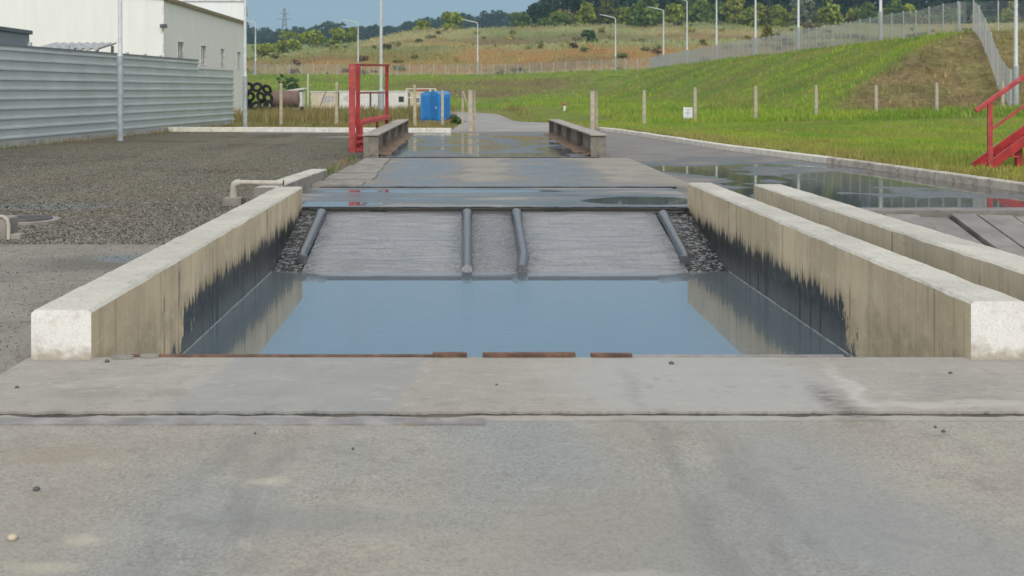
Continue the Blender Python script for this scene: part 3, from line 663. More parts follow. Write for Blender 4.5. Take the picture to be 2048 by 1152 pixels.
# gravel stones near the pad, uncountable
def gravel_stones():
    V = []; F = []
    base = np.array([(1, 0, 0), (-.8, .6, 0), (-.6, -.8, 0), (0, .1, 1)], float); fa = np.array([(0, 1, 3), (1, 2, 3), (2, 0, 3)])
    n = 34500
    t = rng.random(n); Y = 13.3 + 24 * t ** 1.7; Y[:3500] = 6.6 + 7.2 * rng.random(3500) ** .5; Xs = -2.8 - rng.random(n) * (.42 * Y - 2.4)
    s = rng.uniform(.008, .024, n) * np.where(np.arange(n) < 3500, .42, 1); a = rng.uniform(0, 6.28, n)
    ca, sa = np.cos(a), np.sin(a); P = base[None] * s[:, None, None]; P[:, :, 2] *= rng.uniform(.5, 1, n)[:, None]
    px = P[:, :, 0] * ca[:, None] - P[:, :, 1] * sa[:, None]; py = P[:, :, 0] * sa[:, None] + P[:, :, 1] * ca[:, None]
    V = np.stack([px + Xs[:, None], py + Y[:, None], P[:, :, 2] - .003], 2).reshape(-1, 3)
    F = (fa[None] + np.arange(n)[:, None, None] * 4).reshape(-1, 3)
    g = rng.uniform(.03, .30, n)[:, None] * np.array([1, .95, .84]); cols = np.repeat(g, 4, 0)
    m = Mat('gravel_stone', .9, .2); m.color(m.new('ShaderNodeVertexColor', layer_name='Col').outputs[0])
    tag(arr_mesh('gravel', V, F, m.m, cols, 'stuff'), 'loose dark gravel stones scattered over the left yard', 'gravel')
gravel_stones()

# ------------------------------------------------------------------ kerbs
def kerb_path(name, pts, w, h, mats, label, joint=1.0):
    b = B()
    # resample
    P = [Vector((x, y, 0)) for x, y in pts]; out = []; acc = 0
    L = [0]
    for i in range(1, len(P)): L.append(L[-1] + (P[i] - P[i - 1]).length)
    def at(s):
        for i in range(1, len(P)):
            if s <= L[i]: return P[i - 1].lerp(P[i], (s - L[i - 1]) / (L[i] - L[i - 1]))
        return P[-1]
    n = int(L[-1] / joint)
    for i in range(n):
        p, q = at(i * joint + .006), at((i + 1) * joint - .006)
        d = (q - p).normalized(); a = Vector((d.y, -d.x, 0))
        j = .012 * MN.noise((i * 1.7, 3, 0)); hh = h + .012 * MN.noise((i * 2.3, 8, 0))
        b.cur = 0 if p.y > 27.5 + 2 * MN.noise((i, 0, 0)) or len(mats) == 1 else 1
        o = a * j; c = .02
        v = [p + o, p + o, p + o + a * c, p + o + a * (w - c), p + o + a * w, p + o + a * w]; zz = [-.03, hh - c, hh, hh, hh - c, -.03]
        v2 = [q + o, q + o, q + o + a * c, q + o + a * (w - c), q + o + a * w, q + o + a * w]
        b.add([(s.x, s.y, z) for s, z in zip(v, zz)] + [(s.x, s.y, z) for s, z in zip(v2, zz)],
              [(k, k + 6, k + 7, k + 1) for k in range(5)] + [(0, 1, 2, 3, 4, 5), (11, 10, 9, 8, 7, 6)])
    return tag(b.build(name, mats), label, 'kerb')
GKERB = plain('grey_kerb_concrete', (.50, .47, .41), .85, var=.25, scale=3, world=True, dirt=(.2, .17, .13))
kp = [(xk(y) - .03, y) for y in list(np.arange(10, 49.5, .75)) + [49.3, 49.9]] + [(5.6, 50.6), (5.25, 51.0)]
kerb_path('lawn_kerb', kp, .2, .15, [WKERB, GKERB], 'curved lawn kerb on the right, white at its far end and grey nearer')
kerb_path('yard_kerb', [(-19.5, 50.2), (-9, 49.55), (-.15, 48.2)], .22, .19, [WKERB], 'straight white painted kerb behind the gravel yard, left of the gate')

# ------------------------------------------------------------------ pipe over the left wall, block, manhole
CREAM = plain('cream_plastic_pipe', (.45, .42, .36), .5, var=.15, scale=6)
pp = thing('water_pipe', (-3.46, 17.8, 0), 'cream elbow pipe standing on a block and reaching over the left pit wall', 'pipe')
b = B(); b.tube([(-3.46, 17.8, .10), (-3.46, 17.8, .27), (-3.45, 17.8, .305), (-3.42, 17.8, .325), (-3.36, 17.8, .335)], [.062, .05, .055, .055, .05], 16); b.build('elbow', CREAM, pp, smooth=True)
b = B(); b.tube([(-3.37, 17.8, .335), (-2.72, 17.75, .335)], .037, 14); b.build('horizontal_pipe', CREAM, pp, smooth=True)
b = B(); b.tube([(-2.721, 17.75, .335), (-2.71, 17.75, .335)], .041, 14); b.build('dark_end', BLACKFILL, pp, smooth=True)
b = B(); b.box(-3.6, -3.33, 17.68, 17.92, -.01, .115); b.build('base_block', PLANK, pp, bevel=.01)
bl = thing('concrete_stub', (-5.45, 13.8, 0), 'grey concrete stub with a bent pipe loop at the left frame edge', 'concrete block')
b = B(); b.box(-6.1, -5.27, 13.72, 14.1, -.02, .235); b.build('block', PLANK, bl, bevel=.015)
b = B(); b.tube([(-5.235, 13.7, .0), (-5.235, 13.7, .16), (-5.25, 13.7, .225), (-5.3, 13.72, .258), (-5.42, 13.74, .262)], .022, 10); b.build('pipe_loop', CREAM, bl, smooth=True)
b = B(); b.box(-5.215, -5.1, 13.7, 13.86, -.02, .06); b.build('foot_block', PLANK, bl, bevel=.01)
mh = thing('manhole', (-5.75, 15.55, 0), 'round iron manhole cover in a concrete ring on the gravel', 'manhole cover')
b = B(); b.tube([(-5.75, 15.55, -.01), (-5.75, 15.55, .035)], .46, 40); b.build('concrete_ring', PLANK, mh, bevel=.008)
IRON = plain('cast_iron', (.11, .105, .11), .6, .4, var=.3, scale=9)
b = B(); b.tube([(-5.75, 15.55, .036), (-5.75, 15.55, .055)], .36, 40); [b.bar((-5.75 - .3, 15.55 + k * .09, .0575), (-5.75 + .3, 15.55 + k * .09, .0575), .03, .008) for k in (-2, -1, 0, 1, 2)]; b.build('cover', IRON, mh)

# ------------------------------------------------------------------ weighbridge
wb = thing('weighbridge', (.4, 38, 0), 'truck weighbridge with wet steel deck between two low side beams', 'weighbridge')
b = B()
for i in range(4): b.box(-2.18, 3.06, 29.88 + i * 4.03, 29.88 + (i + 1) * 4.03 - .015, -.02, .055)
b.build('deck', WBDECK, wb, bevel=.004)
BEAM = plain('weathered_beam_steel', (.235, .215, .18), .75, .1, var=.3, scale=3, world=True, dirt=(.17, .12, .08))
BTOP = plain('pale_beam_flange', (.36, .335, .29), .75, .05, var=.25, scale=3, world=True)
BRUST = plain('rusty_silt', (.2, .135, .09), .95, var=.4, scale=4, world=True, dirt=(.12, .09, .07))
for xc, s, lbl in ((-2.43, 1, None), (3.32, -1, None)):
    b = B(); b.box(xc - .03, xc + .03, 30.34, 45.8, .06, .555)
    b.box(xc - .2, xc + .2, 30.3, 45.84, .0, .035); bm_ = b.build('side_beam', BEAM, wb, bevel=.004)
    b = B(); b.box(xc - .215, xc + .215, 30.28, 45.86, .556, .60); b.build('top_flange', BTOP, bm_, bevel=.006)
    for k in range(5):
        y = 30.36 + k * 3.86
        for sg in (-1, 1):
            b = B(); b.box(min(xc + sg * .031, xc + sg * .19), max(xc + sg * .031, xc + sg * .19), y - .015, y + .015, .036, .554); b.build('stiffener', BEAM, bm_)
    b = B(); n = 60; rows = []                                        # silt bank along the inner foot
    for i in range(n + 1):
        y = 30.42 + 15.3 * i / n; h = .11 + .05 * MN.noise((y * .8, s, 0)) + .03 * MN.noise((y * 3, s, 2)); w = .42 + .1 * MN.noise((y * .7, s, 5))
        rows.append([(xc + s * .032, y, h + .03), (xc + s * (.032 + w * .5), y, h * .6), (xc + s * (.032 + w), y, .056)])
    for r in rows: b.v += r
    for i in range(n):
        for k in range(2):
            f = (i * 3 + k, i * 3 + k + 1, i * 3 + 4 + k, i * 3 + 3 + k); b.f.append(f if s > 0 else f[::-1]); b.mi.append(0)
    b.build('silt_bank', BRUST, bm_, smooth=True)

# ------------------------------------------------------------------ red frame by the weighbridge
rf = thing('red_portal', (-3.1, 33, 0), 'tall red steel portal frame behind the left weighbridge beam', 'steel portal')
A = (-3.16, 33.0); A2 = (-3.03, 33.35); C = (-2.74, 41.0)
for (x, y), mt, w, top in ((A, REDP, .17, 2.42), (A2, REDD, .11, 2.40), (C, REDD, .115, 2.55)):  # front post paler, rear post darker: lit and shaded faces by colour
    b = B(); b.bar((x, y, -.02), (x, y, top), w, .1, (0, 1, 0)); b.build('post', mt, rf, bevel=.006)
b = B(); b.bar((A[0], A[1], 2.40), (C[0] + .06, C[1], 2.56), .1, .07); b.build('top_bar', REDD, rf, bevel=.004)
b = B(); b.bar((A2[0], A2[1], 1.63), (C[0], C[1], 1.62), .06, .045); b.build('middle_bar', REDD, rf, bevel=.004)
b = B(); b.bar((A2[0], A2[1], .79), (C[0], C[1], .78), .3, .1)
for k in range(14):
    t = (k + .5) / 14; x = A2[0] + (C[0] - A2[0]) * t; y = A2[1] + (C[1] - A2[1]) * t; b.bar((x - .15, y, .85), (x + .15, y, .85), .05, .03)
b.build('tread_plank', REDP, rf, bevel=.005)
b = B(); b.bar((-2.93, 33.3, -.02), (-2.93, 33.3, .8), .08, .08, (0, 1, 0)); b.build('post', REDD, rf, bevel=.004)
for z, x1 in ((.46, -2.5), (.29, -2.62), (.05, -2.62)):
    b = B(); b.bar((-3.1, 33.12, z), (x1, 33.2, z - .02), .06, .05); b.build('rung', REDP, rf, bevel=.004)
b = B(); b.bar((-2.85, 38, .0), (-2.85, 38, .78), .06, .06, (0, 1, 0)); b.build('post', REDD, rf)

# ------------------------------------------------------------------ red staircase on the lawn
st = thing('red_staircase', (10.6, 24.6, .1), 'red steel staircase with handrail climbing off the lawn at the right edge', 'staircase')
sl = .72; x0 = 10.5; yn, yf = 24.2, 24.8; n_st = 9; dx = .29; dzs = .21
xe = x0 + n_st * dx; ze = .08 + n_st * dzs
for y in (yn, yf): b = B(); b.bar((x0 - .03, y, .13), (xe, y, ze + .05), .05, .17); b.build('stringer', REDD, st, bevel=.005)
for k in range(n_st):
    b = B(); b.box(x0 + k * dx + .1, x0 + k * dx + .36, yn + .026, yf - .026, .14 + k * dzs, .165 + k * dzs); b.build('step', REDP, st, bevel=.003)
b = B(); b.box(xe + .06, xe + 1.3, yn - .03, yf + .03, ze + .06, ze + .12); b.build('platform', REDD, st, bevel=.005)
rs = dzs / dx
for xx in (x0 + .02, xe - .4, xe + 1.2):
    zz0 = .08 + max(0, min(xx, xe) - x0) * rs; b = B(); b.bar((xx, yn - .055, zz0), (xx, yn - .055, .1 + 1.36 + (min(xx, xe) - x0) * rs * 1.0), .1, .055, (0, 1, 0)); b.build('rail_post', REDP, st, bevel=.006)
b = B(); b.bar((x0 - .27, yn - .055, 1.44 - .27 * rs + .04), (xe, yn - .055, 1.46 + (xe - x0) * rs), .09, .09); b.bar((xe - .03, yn - .055, 1.445 + (xe - x0) * rs), (xe + 1.25, yn - .055, 1.445 + (xe - x0) * rs), .09, .085); b.build('handrail', REDP, st, bevel=.015)
b = B(); b.bar((x0 - .03, yn - .055, .86), (xe, yn - .055, .86 + (xe - x0) * rs), .045, .045); b.build('middle_rail', REDP, st)
for xx, yy in ((11.28, yn + .35), (xe + .15, yn), (xe + .15, yf), (xe + 1.2, yn), (xe + 1.2, yf)):
    b = B(); b.bar((xx, yy, .05), (xx, yy, min(ze + .06, .1 + (xx - x0) * rs - .02)), .12, .12, (0, 1, 0)); b.build('leg', REDD, st, bevel=.005)

# ------------------------------------------------------------------ corrugated metal fence on the left
CLAD = plain('grey_green_sheet_metal', (.49, .55, .565), .45, .1, var=.06, scale=1.2, bump=.03)
CAPM = plain('dark_fence_cap', (.17, .19, .2), .5, .1, var=.1)
fo = (-13.7, 35.2); d = Vector((2.2, 23.8, 0)).normalized(); nrm = Vector((d.y, -d.x, 0))
Ltot = 23.9; Lback = -18
fe = thing('sheet_fence', (fo[0], fo[1], 0), 'long grey corrugated sheet metal fence beside the gravel yard', 'fence')
def fpt(s, z, o=0): return (fo[0] + d.x * s + nrm.x * o, fo[1] + d.y * s + nrm.y * o, z)
def cladding(s0, s1, ztop, name='cladding'):
    prof = [(.14, 0)]; z = .24; k = 0
    while z + .12 < ztop:
        prof += [(z, 0), (z + .022, .075), (z + .075, .075), (z + .1, 0)]; z += .292
    prof.append((ztop, 0))
    n = max(2, int((s1 - s0) / .45)); b = B()
    for i in range(n + 1):
        s = s0 + (s1 - s0) * i / n
        for z, o in prof:
            w = .02 * MN.noise((s * .35, 0, 0)) + .022 * MN.noise((s * .8, z * .4, 5)) * (1 if 9 < s < 16 else .35)
            zz = z + (.035 * math.exp(-((s - 11.5) / 1.6) ** 2) * MN.noise((z * 1.3, 0, 2)) if .2 < z < ztop - .01 else 0)
            b.v.append(fpt(s, zz, o + w))
    m_ = len(prof)
    for i in range(n):
        for k in range(m_ - 1): b.f.append((i * m_ + k, (i + 1) * m_ + k, (i + 1) * m_ + k + 1, i * m_ + k + 1)); b.mi.append(0)
    o = b.build(name, CLAD, fe); sd_ = o.modifiers.new('thick', 'SOLIDIFY'); sd_.thickness = .006; return o
cladding(Lback, 18.4, 3.02); cladding(18.41, Ltot, 2.66)
b = B(); b.bar(fpt(Lback, 3.05), fpt(18.4, 3.05), .1, .05); b.build('cap', CAPM, fe)
b = B(); b.bar(fpt(18.42, 2.675), fpt(Ltot, 2.675), .08, .03); b.build('cap', CLAD, fe)
b = B(); b.bar(fpt(Lback, .06, -.02), fpt(Ltot, .06, -.02), .12, .2); b.build('plinth', plain('fence_plinth', (.36, .36, .34), .9, var=.3, world=True, scale=3), fe, bevel=.01)
for s, h in ((2.2, 3.2), (5.0, 3.2), (10.3, 3.14), (12.2, 3.14), (14, 3.14), (16, 3.14), (-6, 3.2)):
    b = B(); b.bar(fpt(s, 0, -.12), fpt(s, h, -.12), .1, .1, (0, 1, 0)); b.build('post', GALV, fe)

# ------------------------------------------------------------------ buildings at the left
def clad(name, col, world=True):
    m = Mat(name, .55, .4); p = m.pos(); x, y, z = m.xyz(p)
    t = m.math('FRACT', m.math('MULTIPLY', m.math('ADD', x, y), .87)); seam = m.math('MAXIMUM', m.step(t, .03, .0), m.step(t, .97, 1.0))
    n = m.noise(m.scale(p, (1, 1, .15)), 1.2, 4)
    c = m.mix(m.step(n, .35, .7), tuple(q * .95 for q in col), col); c = m.mix(m.math('MULTIPLY', seam, .16), c, tuple(q * .6 for q in col))
    m.color(c); m.bump(m.math('MULTIPLY', seam, -1), .4, .01); return m.m
WCLAD = clad('white_cladding', (.79, .81, .79)); WTRIM = plain('ochre_roof_trim', (.23, .18, .1), .6); GLASS = plain('dark_window_glass', (.1, .11, .12), .15, var=.2); ROOFM = plain('grey_roof_sheet', (.3, .31, .32), .6)
FRM = plain('white_window_frame', (.75, .75, .73), .5)
wh = thing('warehouse', (-20.3, 80, 0), 'long white clad warehouse with narrow windows and ochre eave', 'warehouse')
wins = [(84.1, 1.8), (91.4, 1.8), (98.6, 1.7), (105.8, 1.6)]; zb_, zt_ = 3.62, 5.2
b = B(); X = -20.3; ys_ = [80.0]
b.add([(-60, 80, -1), (X, 80, -1), (X, 80, 7.8), (-60, 80, 10.4)], [(0, 1, 2, 3)])
b.add([(-60, 110, -1), (X, 110, -1), (X, 110, 7.8), (-60, 110, 10.4)], [(3, 2, 1, 0)])
cur = 80.0
for (wy, ww) in wins:
    b.add([(X, cur, -1), (X, wy, -1), (X, wy, 7.8), (X, cur, 7.8)], [(0, 1, 2, 3)])
    b.add([(X, wy, -1), (X, wy + ww, -1), (X, wy + ww, zb_), (X, wy, zb_)], [(0, 1, 2, 3)]); b.add([(X, wy, zt_), (X, wy + ww, zt_), (X, wy + ww, 7.8), (X, wy, 7.8)], [(0, 1, 2, 3)])
    for q in ([(X, wy, zb_), (X, wy, zt_), (X - .22, wy, zt_), (X - .22, wy, zb_)], [(X, wy + ww, zb_), (X - .22, wy + ww, zb_), (X - .22, wy + ww, zt_), (X, wy + ww, zt_)], [(X, wy, zb_), (X - .22, wy, zb_), (X - .22, wy + ww, zb_), (X, wy + ww, zb_)], [(X, wy, zt_), (X, wy + ww, zt_), (X - .22, wy + ww, zt_), (X - .22, wy, zt_)]): b.add(q, [(0, 1, 2, 3)])
    cur = wy + ww
b.add([(X, cur, -1), (X, 110, -1), (X, 110, 7.8), (X, cur, 7.8)], [(0, 1, 2, 3)])
b.build('wall', WCLAD, wh)
b = B(); b.add([(X + .15, 79.85, 7.78), (X + .15, 110.1, 7.78), (-60, 110.1, 10.5), (-60, 79.85, 10.5), (X + .15, 79.85, 7.95), (X + .15, 110.1, 7.95), (-60, 110.1, 10.67), (-60, 79.85, 10.67)], [(0, 1, 2, 3), (7, 6, 5, 4), (0, 4, 5, 1), (1, 5, 6, 2), (0, 3, 7, 4)]); b.build('roof', ROOFM, wh)
b = B(); b.box(X + .151, X + .23, 79.8, 110.15, 7.72, 7.97); b.build('eave_trim', WTRIM, wh)
b = B(); b.box(X + .002, X + .10, 79.93, 80.05, -1, 7.7); b.build('corner_trim', FRM, wh)
for wy, ww in wins:
    b = B(); t = .07
    b.box(X - .12, X + .04, wy, wy + ww, zb_, zb_ + t); b.box(X - .12, X + .04, wy, wy + ww, zt_ - t, zt_); b.box(X - .12, X + .04, wy, wy + t, zb_ + t, zt_ - t); b.box(X - .12, X + .04, wy + ww - t, wy + ww, zb_ + t, zt_ - t)
    b.box(X - .1, X + .0, wy + ww / 2 - .03, wy + ww / 2 + .03, zb_ + t, zt_ - t)
    fr = b.build('window', FRM, wh); b = B(); b.box(X - .14, X - .122, wy, wy + ww, zb_, zt_); b.build('pane', GLASS, fr)
b = B(); b.box(X - .05, X + .35, 79.5, 79.85, 5.85, 6.1); b.bar((X - .05, 79.99, 5.98), (X + .1, 79.7, 5.98), .06, .06); b.build('security_lamp', plain('dark_lamp', (.08, .09, .1), .5), wh)
tb = thing('tall_building', (-30, 118, 0), 'taller plain white building behind the warehouse', 'building')
b = B(); fp = [(-62, 111.5), (-20.7, 111.5), (-24.9, 135), (-62, 135)]; b.add([(x, y, -1) for x, y in fp] + [(x, y, 10.0) for x, y in fp], [(k, (k + 1) % 4, 4 + (k + 1) % 4, 4 + k) for k in range(4)]); b.build('wall', WCLAD, tb)
b = B(); fp = [(-62.2, 111.3), (-20.5, 111.3), (-24.7, 135.2), (-62.2, 135.2)]; b.add([(x, y, 10.005) for x, y in fp] + [(x, y, 10.16) for x, y in fp], [(k, (k + 1) % 4, 4 + (k + 1) % 4, 4 + k) for k in range(4)] + [(4, 5, 6, 7), (3, 2, 1, 0)]); b.build('roof', FRM, tb)
SHM = plain('dark_grey_sheet', (.21, .25, .28), .55, .1, var=.1)
sh = thing('metal_shed', (-17.6, 41, 0), 'small dark grey metal shed rising behind the fence at the left edge', 'shed')
b = B(); b.box(-21, -16.05, 40, 44, -.03, 3.75); b.build('wall', SHM, sh)
b = B(); b.box(-21.1, -15.95, 39.9, 44.1, 3.752, 3.9); b.build('roof', plain('shed_roof', (.11, .13, .15), .5), sh, bevel=.02)
cs = thing('corrugated_shelter', (-15.6, 47, 0), 'corrugated roof sheet of a low shelter showing over the fence', 'shelter')
b = B(); n = 48; 
for i in range(n + 1):
    x = -16.6 + 2.45 * i / n; o = .05 * math.cos(i * math.pi / 3)
    b.v += [(x, 46.2, 3.3 + o - .0), (x, 48.6, 3.62 + o)]
for i in range(n): b.f.append((2 * i, 2 * i + 2, 2 * i + 3, 2 * i + 1)); b.mi.append(0)
o = b.build('roof', plain('shelter_sheet', (.4, .42, .43), .5, .2), cs); o.modifiers.new('thick', 'SOLIDIFY').thickness = .02
for x in (-16.5, -14.3):
    for y in (46.4, 48.4): b = B(); b.box(x - .05, x + .05, y - .05, y + .05, -.03, 3.28 if y < 47 else 3.5); b.build('leg', GALV, cs)

# ------------------------------------------------------------------ lamp posts
def lamp_post(X, Y, h, label, z=None, arm=(-1, -.1), r=.11, sleeve=2.9, group=None, thick=.03):
    z = zt(X, Y) if z is None else z
    t = thing('lamp_post', (X, Y, z), label, 'lamp post', group)
    b = B(); b.tube([(X, Y, z - .05), (X, Y, z + sleeve)], r, 14); b.build('base_sleeve', GALV, t, smooth=True)
    b = B(); b.tube([(X, Y, z + sleeve), (X, Y, z + sleeve + .1), (X, Y, z + h - .4)], [r, r - thick, (r - thick) * .75], 14); b.build('pole', GALVL, t, smooth=True)
    if arm:
        L = 2.6; a = Vector((arm[0], arm[1], 0)).normalized(); rr = (r - thick) * .75
        pts = [Vector((X, Y, z + h - .41)), Vector((X, Y, z + h - .2)) + a * .06, Vector((X, Y, z + h)) + a * .3, Vector((X, Y, z + h + .25)) + a * L * .55, Vector((X, Y, z + h + .5)) + a * L]
        b = B(); b.tube(pts, rr, 10); b.build('arm', GALVL, t, smooth=True)
        q = pts[-1]; b = B(); b.bar(q - a * .05 + Vector((0, 0, .0)), q + a * .75 + Vector((0, 0, .1)), .3, .13); b.build('lamp_head', GALVL, t, bevel=.04)
    return t
lamp_post(-11.77, 40.72, 9, 'thick grey lamp post in front of the middle of the metal fence', arm=(1, .3), r=.105)
lamp_post(-9.32, 50.4, 9, 'grey lamp post on the gravel at the far end of the metal fence', arm=(1, .3), r=.095, sleeve=2.3)
lamp_post(-7.76, 108.3, 12, 'lamp post with thick base sleeve seen through the red frame', arm=(1, .2), r=.28, sleeve=2.3, thick=.13)
lamp_post(34.4, 75.2, 11.5, 'nearest lamp post on the right, beside the foot of the climbing mesh fence', r=.17, sleeve=2.6, thick=.05)
GL = 'lamp posts along the perimeter fence'
for X, Y, l in [(38.6, 112, 'lamp post near the crest of the bank right of the yellow green bush row'), (38.8, 140.5, 'second lamp post from the high corner of the side fence'), (40, 166.4, 'third lamp post from the high corner of the side fence'),
             (40, 192.4, 'fourth lamp post from the high corner, behind the side fence'), (40, 218.2, 'lamp post whose curved arm just touches the top of the picture'), (40, 244.3, 'lamp post at the far end of the side fence, arm in front of bushes')]:
    lamp_post(X, Y, 11.9, l, r=.2, thick=.06, group=GL)
for X, Y, l in [(30.8, 249, 'lamp post on the back fence right of the gate posts, before the rust slope'), (2.2, 249, 'lamp post on the back fence above the bend of the road'), (-22.6, 249, 'lamp post on the back fence above the left part of the red frame'), (-43.9, 249, 'lamp post on the back fence close to the tall white building')]:
    lamp_post(X, Y, 10.9, l, r=.2, thick=.06, group=GL)

# ------------------------------------------------------------------ mesh fences
WIRE = plain('fence_wire', (.42, .44, .45), .6, .1, var=.1); FPOST = plain('fence_post_steel', (.44, .46, .47), .6, .1, var=.1)
def mesh_fence(name, pts, h, label, step=2.5, wire=.07, wt=.007, pw=.07, alt=None):
    """pts: polyline of (X, Y); posts every step; welded wire panels between"""
    P = [Vector((x, y, 0)) for x, y in pts]; L = [0]
    for i in range(1, len(P)): L.append(L[-1] + (P[i] - P[i - 1]).length)
    def at(s):
        for i in range(1, len(P)):
            if s <= L[i] + 1e-6: return P[i - 1].lerp(P[i], (s - L[i - 1]) / (L[i] - L[i - 1]))
        return P[-1]
    x0, y0 = pts[0]; t = thing(name, (x0, y0, zt(x0, y0)), label, 'mesh fence')
    n = int(L[-1] / step)
    for i in range(n + 1):
        p = at(i * step); z = zt(p.x, p.y); b = B(); b.bar((p.x, p.y, z - .2), (p.x, p.y, z + h + .08), pw, pw, (0, 1, 0)); b.build('fence_post', FPOST, t)
    V = []; F = []; m_ = int(L[-1] / wire); e = wt / 2
    zs = {}
    def zz(s):
        k = int(s / step); a, c = at(k * step), at(min(L[-1], (k + 1) * step)); f = (s - k * step) / step
        return zt(a.x, a.y) * (1 - f) + zt(c.x, c.y) * f
    for i in range(m_ + 1):
        s = i * wire; p = at(s); z = zz(s); o = len(V)
        V += [(p.x - e, p.y - e, z + .05), (p.x + e, p.y - e, z + .05), (p.x, p.y + e, z + .05), (p.x - e, p.y - e, z + h), (p.x + e, p.y - e, z + h), (p.x, p.y + e, z + h)]
        F += [(o, o + 1, o + 4, o + 3), (o + 1, o + 2, o + 5, o + 4), (o + 2, o, o + 3, o + 5)]
    for k in range(n):
        s0, s1 = k * step, (k + 1) * step; p, q = at(s0), at(s1); za, zb = zt(p.x, p.y), zt(q.x, q.y)
        nn = (q - p).normalized(); nn = Vector((nn.y, -nn.x, 0)) * e * 1.2
        for j in range(int(h / .2) + 1):
            zc = .08 + j * (h - .1) / int(h / .2); o = len(V)
            V += [(p.x - nn.x, p.y - nn.y, za + zc - e), (p.x + nn.x, p.y + nn.y, za + zc - e), (p.x, p.y, za + zc + e), (q.x - nn.x, q.y - nn.y, zb + zc - e), (q.x + nn.x, q.y + nn.y, zb + zc - e), (q.x, q.y, zb + zc + e)]
            F += [(o, o + 1, o + 4, o + 3), (o + 1, o + 2, o + 5, o + 4), (o + 2, o, o + 3, o + 5)]
    V = np.array(V) - np.array(t.location)
    arr_mesh('wire_mesh', V, np.array(F), WIRE, parent=t)
    return t
mesh_fence('back_fence', [(-62, 250), (38, 250)], 2.2, 'long wire mesh fence along the crest of the far grass bank', 2.5, .08, .012, .1)
mesh_fence('side_fence', [(38, 249.5), (38, 91.3)], 2.35, 'wire mesh fence along the right bank running away from the high corner', 2.9, .07, .009, .08)
mesh_fence('slope_fence', [(38.4, 91.0), (36.5, 84), (33.4, 73.5)], 2.35, 'wire mesh fence stepping down the brown end of the right bank', 2.9, .07, .007, .08)
mesh_fence('short_fence', [(37.6, 91.6), (60, 92.5)], 2.3, 'wire mesh fence on top of the right bank running off the right edge', 3.0, .07, .006, .07)

# ------------------------------------------------------------------ concrete posts, gate, sign, marker
def cpost(X, Y, h, label, w=.14, tilt=0):
    z = zt(X, Y); b = B(); t = tilt
    v = [(X - w / 2, Y - w / 2, z - .1), (X + w / 2, Y - w / 2, z - .1), (X + w / 2, Y + w / 2, z - .1), (X - w / 2, Y + w / 2, z - .1)]
    u = w * .42; v += [(X - u + t, Y - u, z + h - .04), (X + u + t, Y - u, z + h - .04), (X + u + t, Y + u, z + h - .04), (X - u + t, Y + u, z + h - .04)]
    u = w * .28; v += [(X - u + t, Y - u, z + h), (X + u + t, Y - u, z + h), (X + u + t, Y + u, z + h), (X - u + t, Y + u, z + h)]
    b.add(v, [(3, 2, 1, 0), (8, 9, 10, 11)] + [(a + k, a + (k + 1) % 4, a + 4 + (k + 1) % 4, a + 4 + k) for a in (0, 4) for k in range(4)])
    b.v = [(x - X, y - Y, zz - z) for x, y, zz in b.v]
    o = b.build('concrete_post', PCON); o.location = (X, Y, z); return tag(o, label, 'concrete post', 'bare concrete fence posts')
cpost(-9.27, 59.84, 2.07, 'concrete post left of the red frame, nearest the tyre heap', .15); cpost(-6.51, 59.84, 2.12, 'concrete post just left of the red frame', .15, .02)
cpost(-2.5, 57.63, 1.97, 'concrete post just left of the blue toilet cabins', .15, -.015); cpost(-1.18, 57.63, 1.73, 'concrete post in front of the blue toilet cabins', .14)
for X, Y, h, l in [(8.74, 59.24, 1.68, 'first concrete post on the lawn right of the gate'), (11.82, 62.22, 1.76, 'concrete post standing beside the small white sign'), (15.28, 63.57, 1.8, 'concrete post second to the right of the small white sign'), (19.55, 67.22, 1.76, 'concrete post left of the brown soil face of the bank'),
                (22.78, 66.84, 1.67, 'left of the two concrete posts in front of the brown soil face'), (26.3, 67.22, 1.71, 'right of the two concrete posts in front of the brown soil face'), (32.26, 72.29, 1.69, 'concrete post at the foot of the climbing mesh fence, behind the red handrail')]: cpost(X, Y, h, l, .17)
def gate_post(X, Y, h, label, brace):
    z = -.03 if Y < 49 else zt(X, Y); t = thing('gate_post', (X, Y, z), label, 'gate post')
    b = B(); b.box(X - .09, X + .09, Y - .09, Y + .09, z - .05, z + h); b.build('post', PCON, t, bevel=.012)
    b = B(); b.box(X + .12, X + .22, Y + .02, Y + .14, z - .05, z + h - .02); b.build('rear_post', plain('grey_post', (.36, .33, .27), .85), t, bevel=.01)
    if brace:
        b = B(); b.bar((X - .33, Y + .5, z), (X - .31, Y + .5, z + h - .03), .09, .09, (0, 1, 0)); b.build('side_post', PCON, t)
        b = B(); b.bar((X - .3, Y + .3, z + h - .05), (X - .02, Y + .1, z + h - .95), .05, .05); b.build('brace', PCON, t)
gate_post(.14, 49.8, 1.72, 'pale gate post with diagonal brace at the left of the road', True); gate_post(5.27, 50.4, 1.68, 'pale double gate post at the right of the road', False)
sg = thing('small_sign', (11.46, 62.3, .09), 'small white square sign with grey cross lines on a short post in the lawn', 'sign')
WSIGN = plain('sign_white', (.74, .75, .76), .5, var=.06); GSIGN = plain('sign_grey', (.4, .41, .44), .6)
b = B(); b.box(11.42, 11.5, 62.31, 62.37, .0, .3); b.build('post', GALVL, sg)
b = B(); b.box(11.22, 11.70, 62.26, 62.29, .26, .82); b.build('plate', WSIGN, sg, bevel=.01)
b = B(); b.box(11.445, 11.475, 62.25, 62.258, .32, .7); b.box(11.30, 11.62, 62.25, 62.258, .705, .73); b.box(11.30, 11.443, 62.25, 62.258, .52, .545); b.box(11.477, 11.62, 62.25, 62.258, .52, .545); b.build('marking', GSIGN, sg)
mk = thing('marker_post', (9.07, 111.6, zt(9.07, 111.6)), 'small white and red marker post in the grass right of the road', 'marker post')
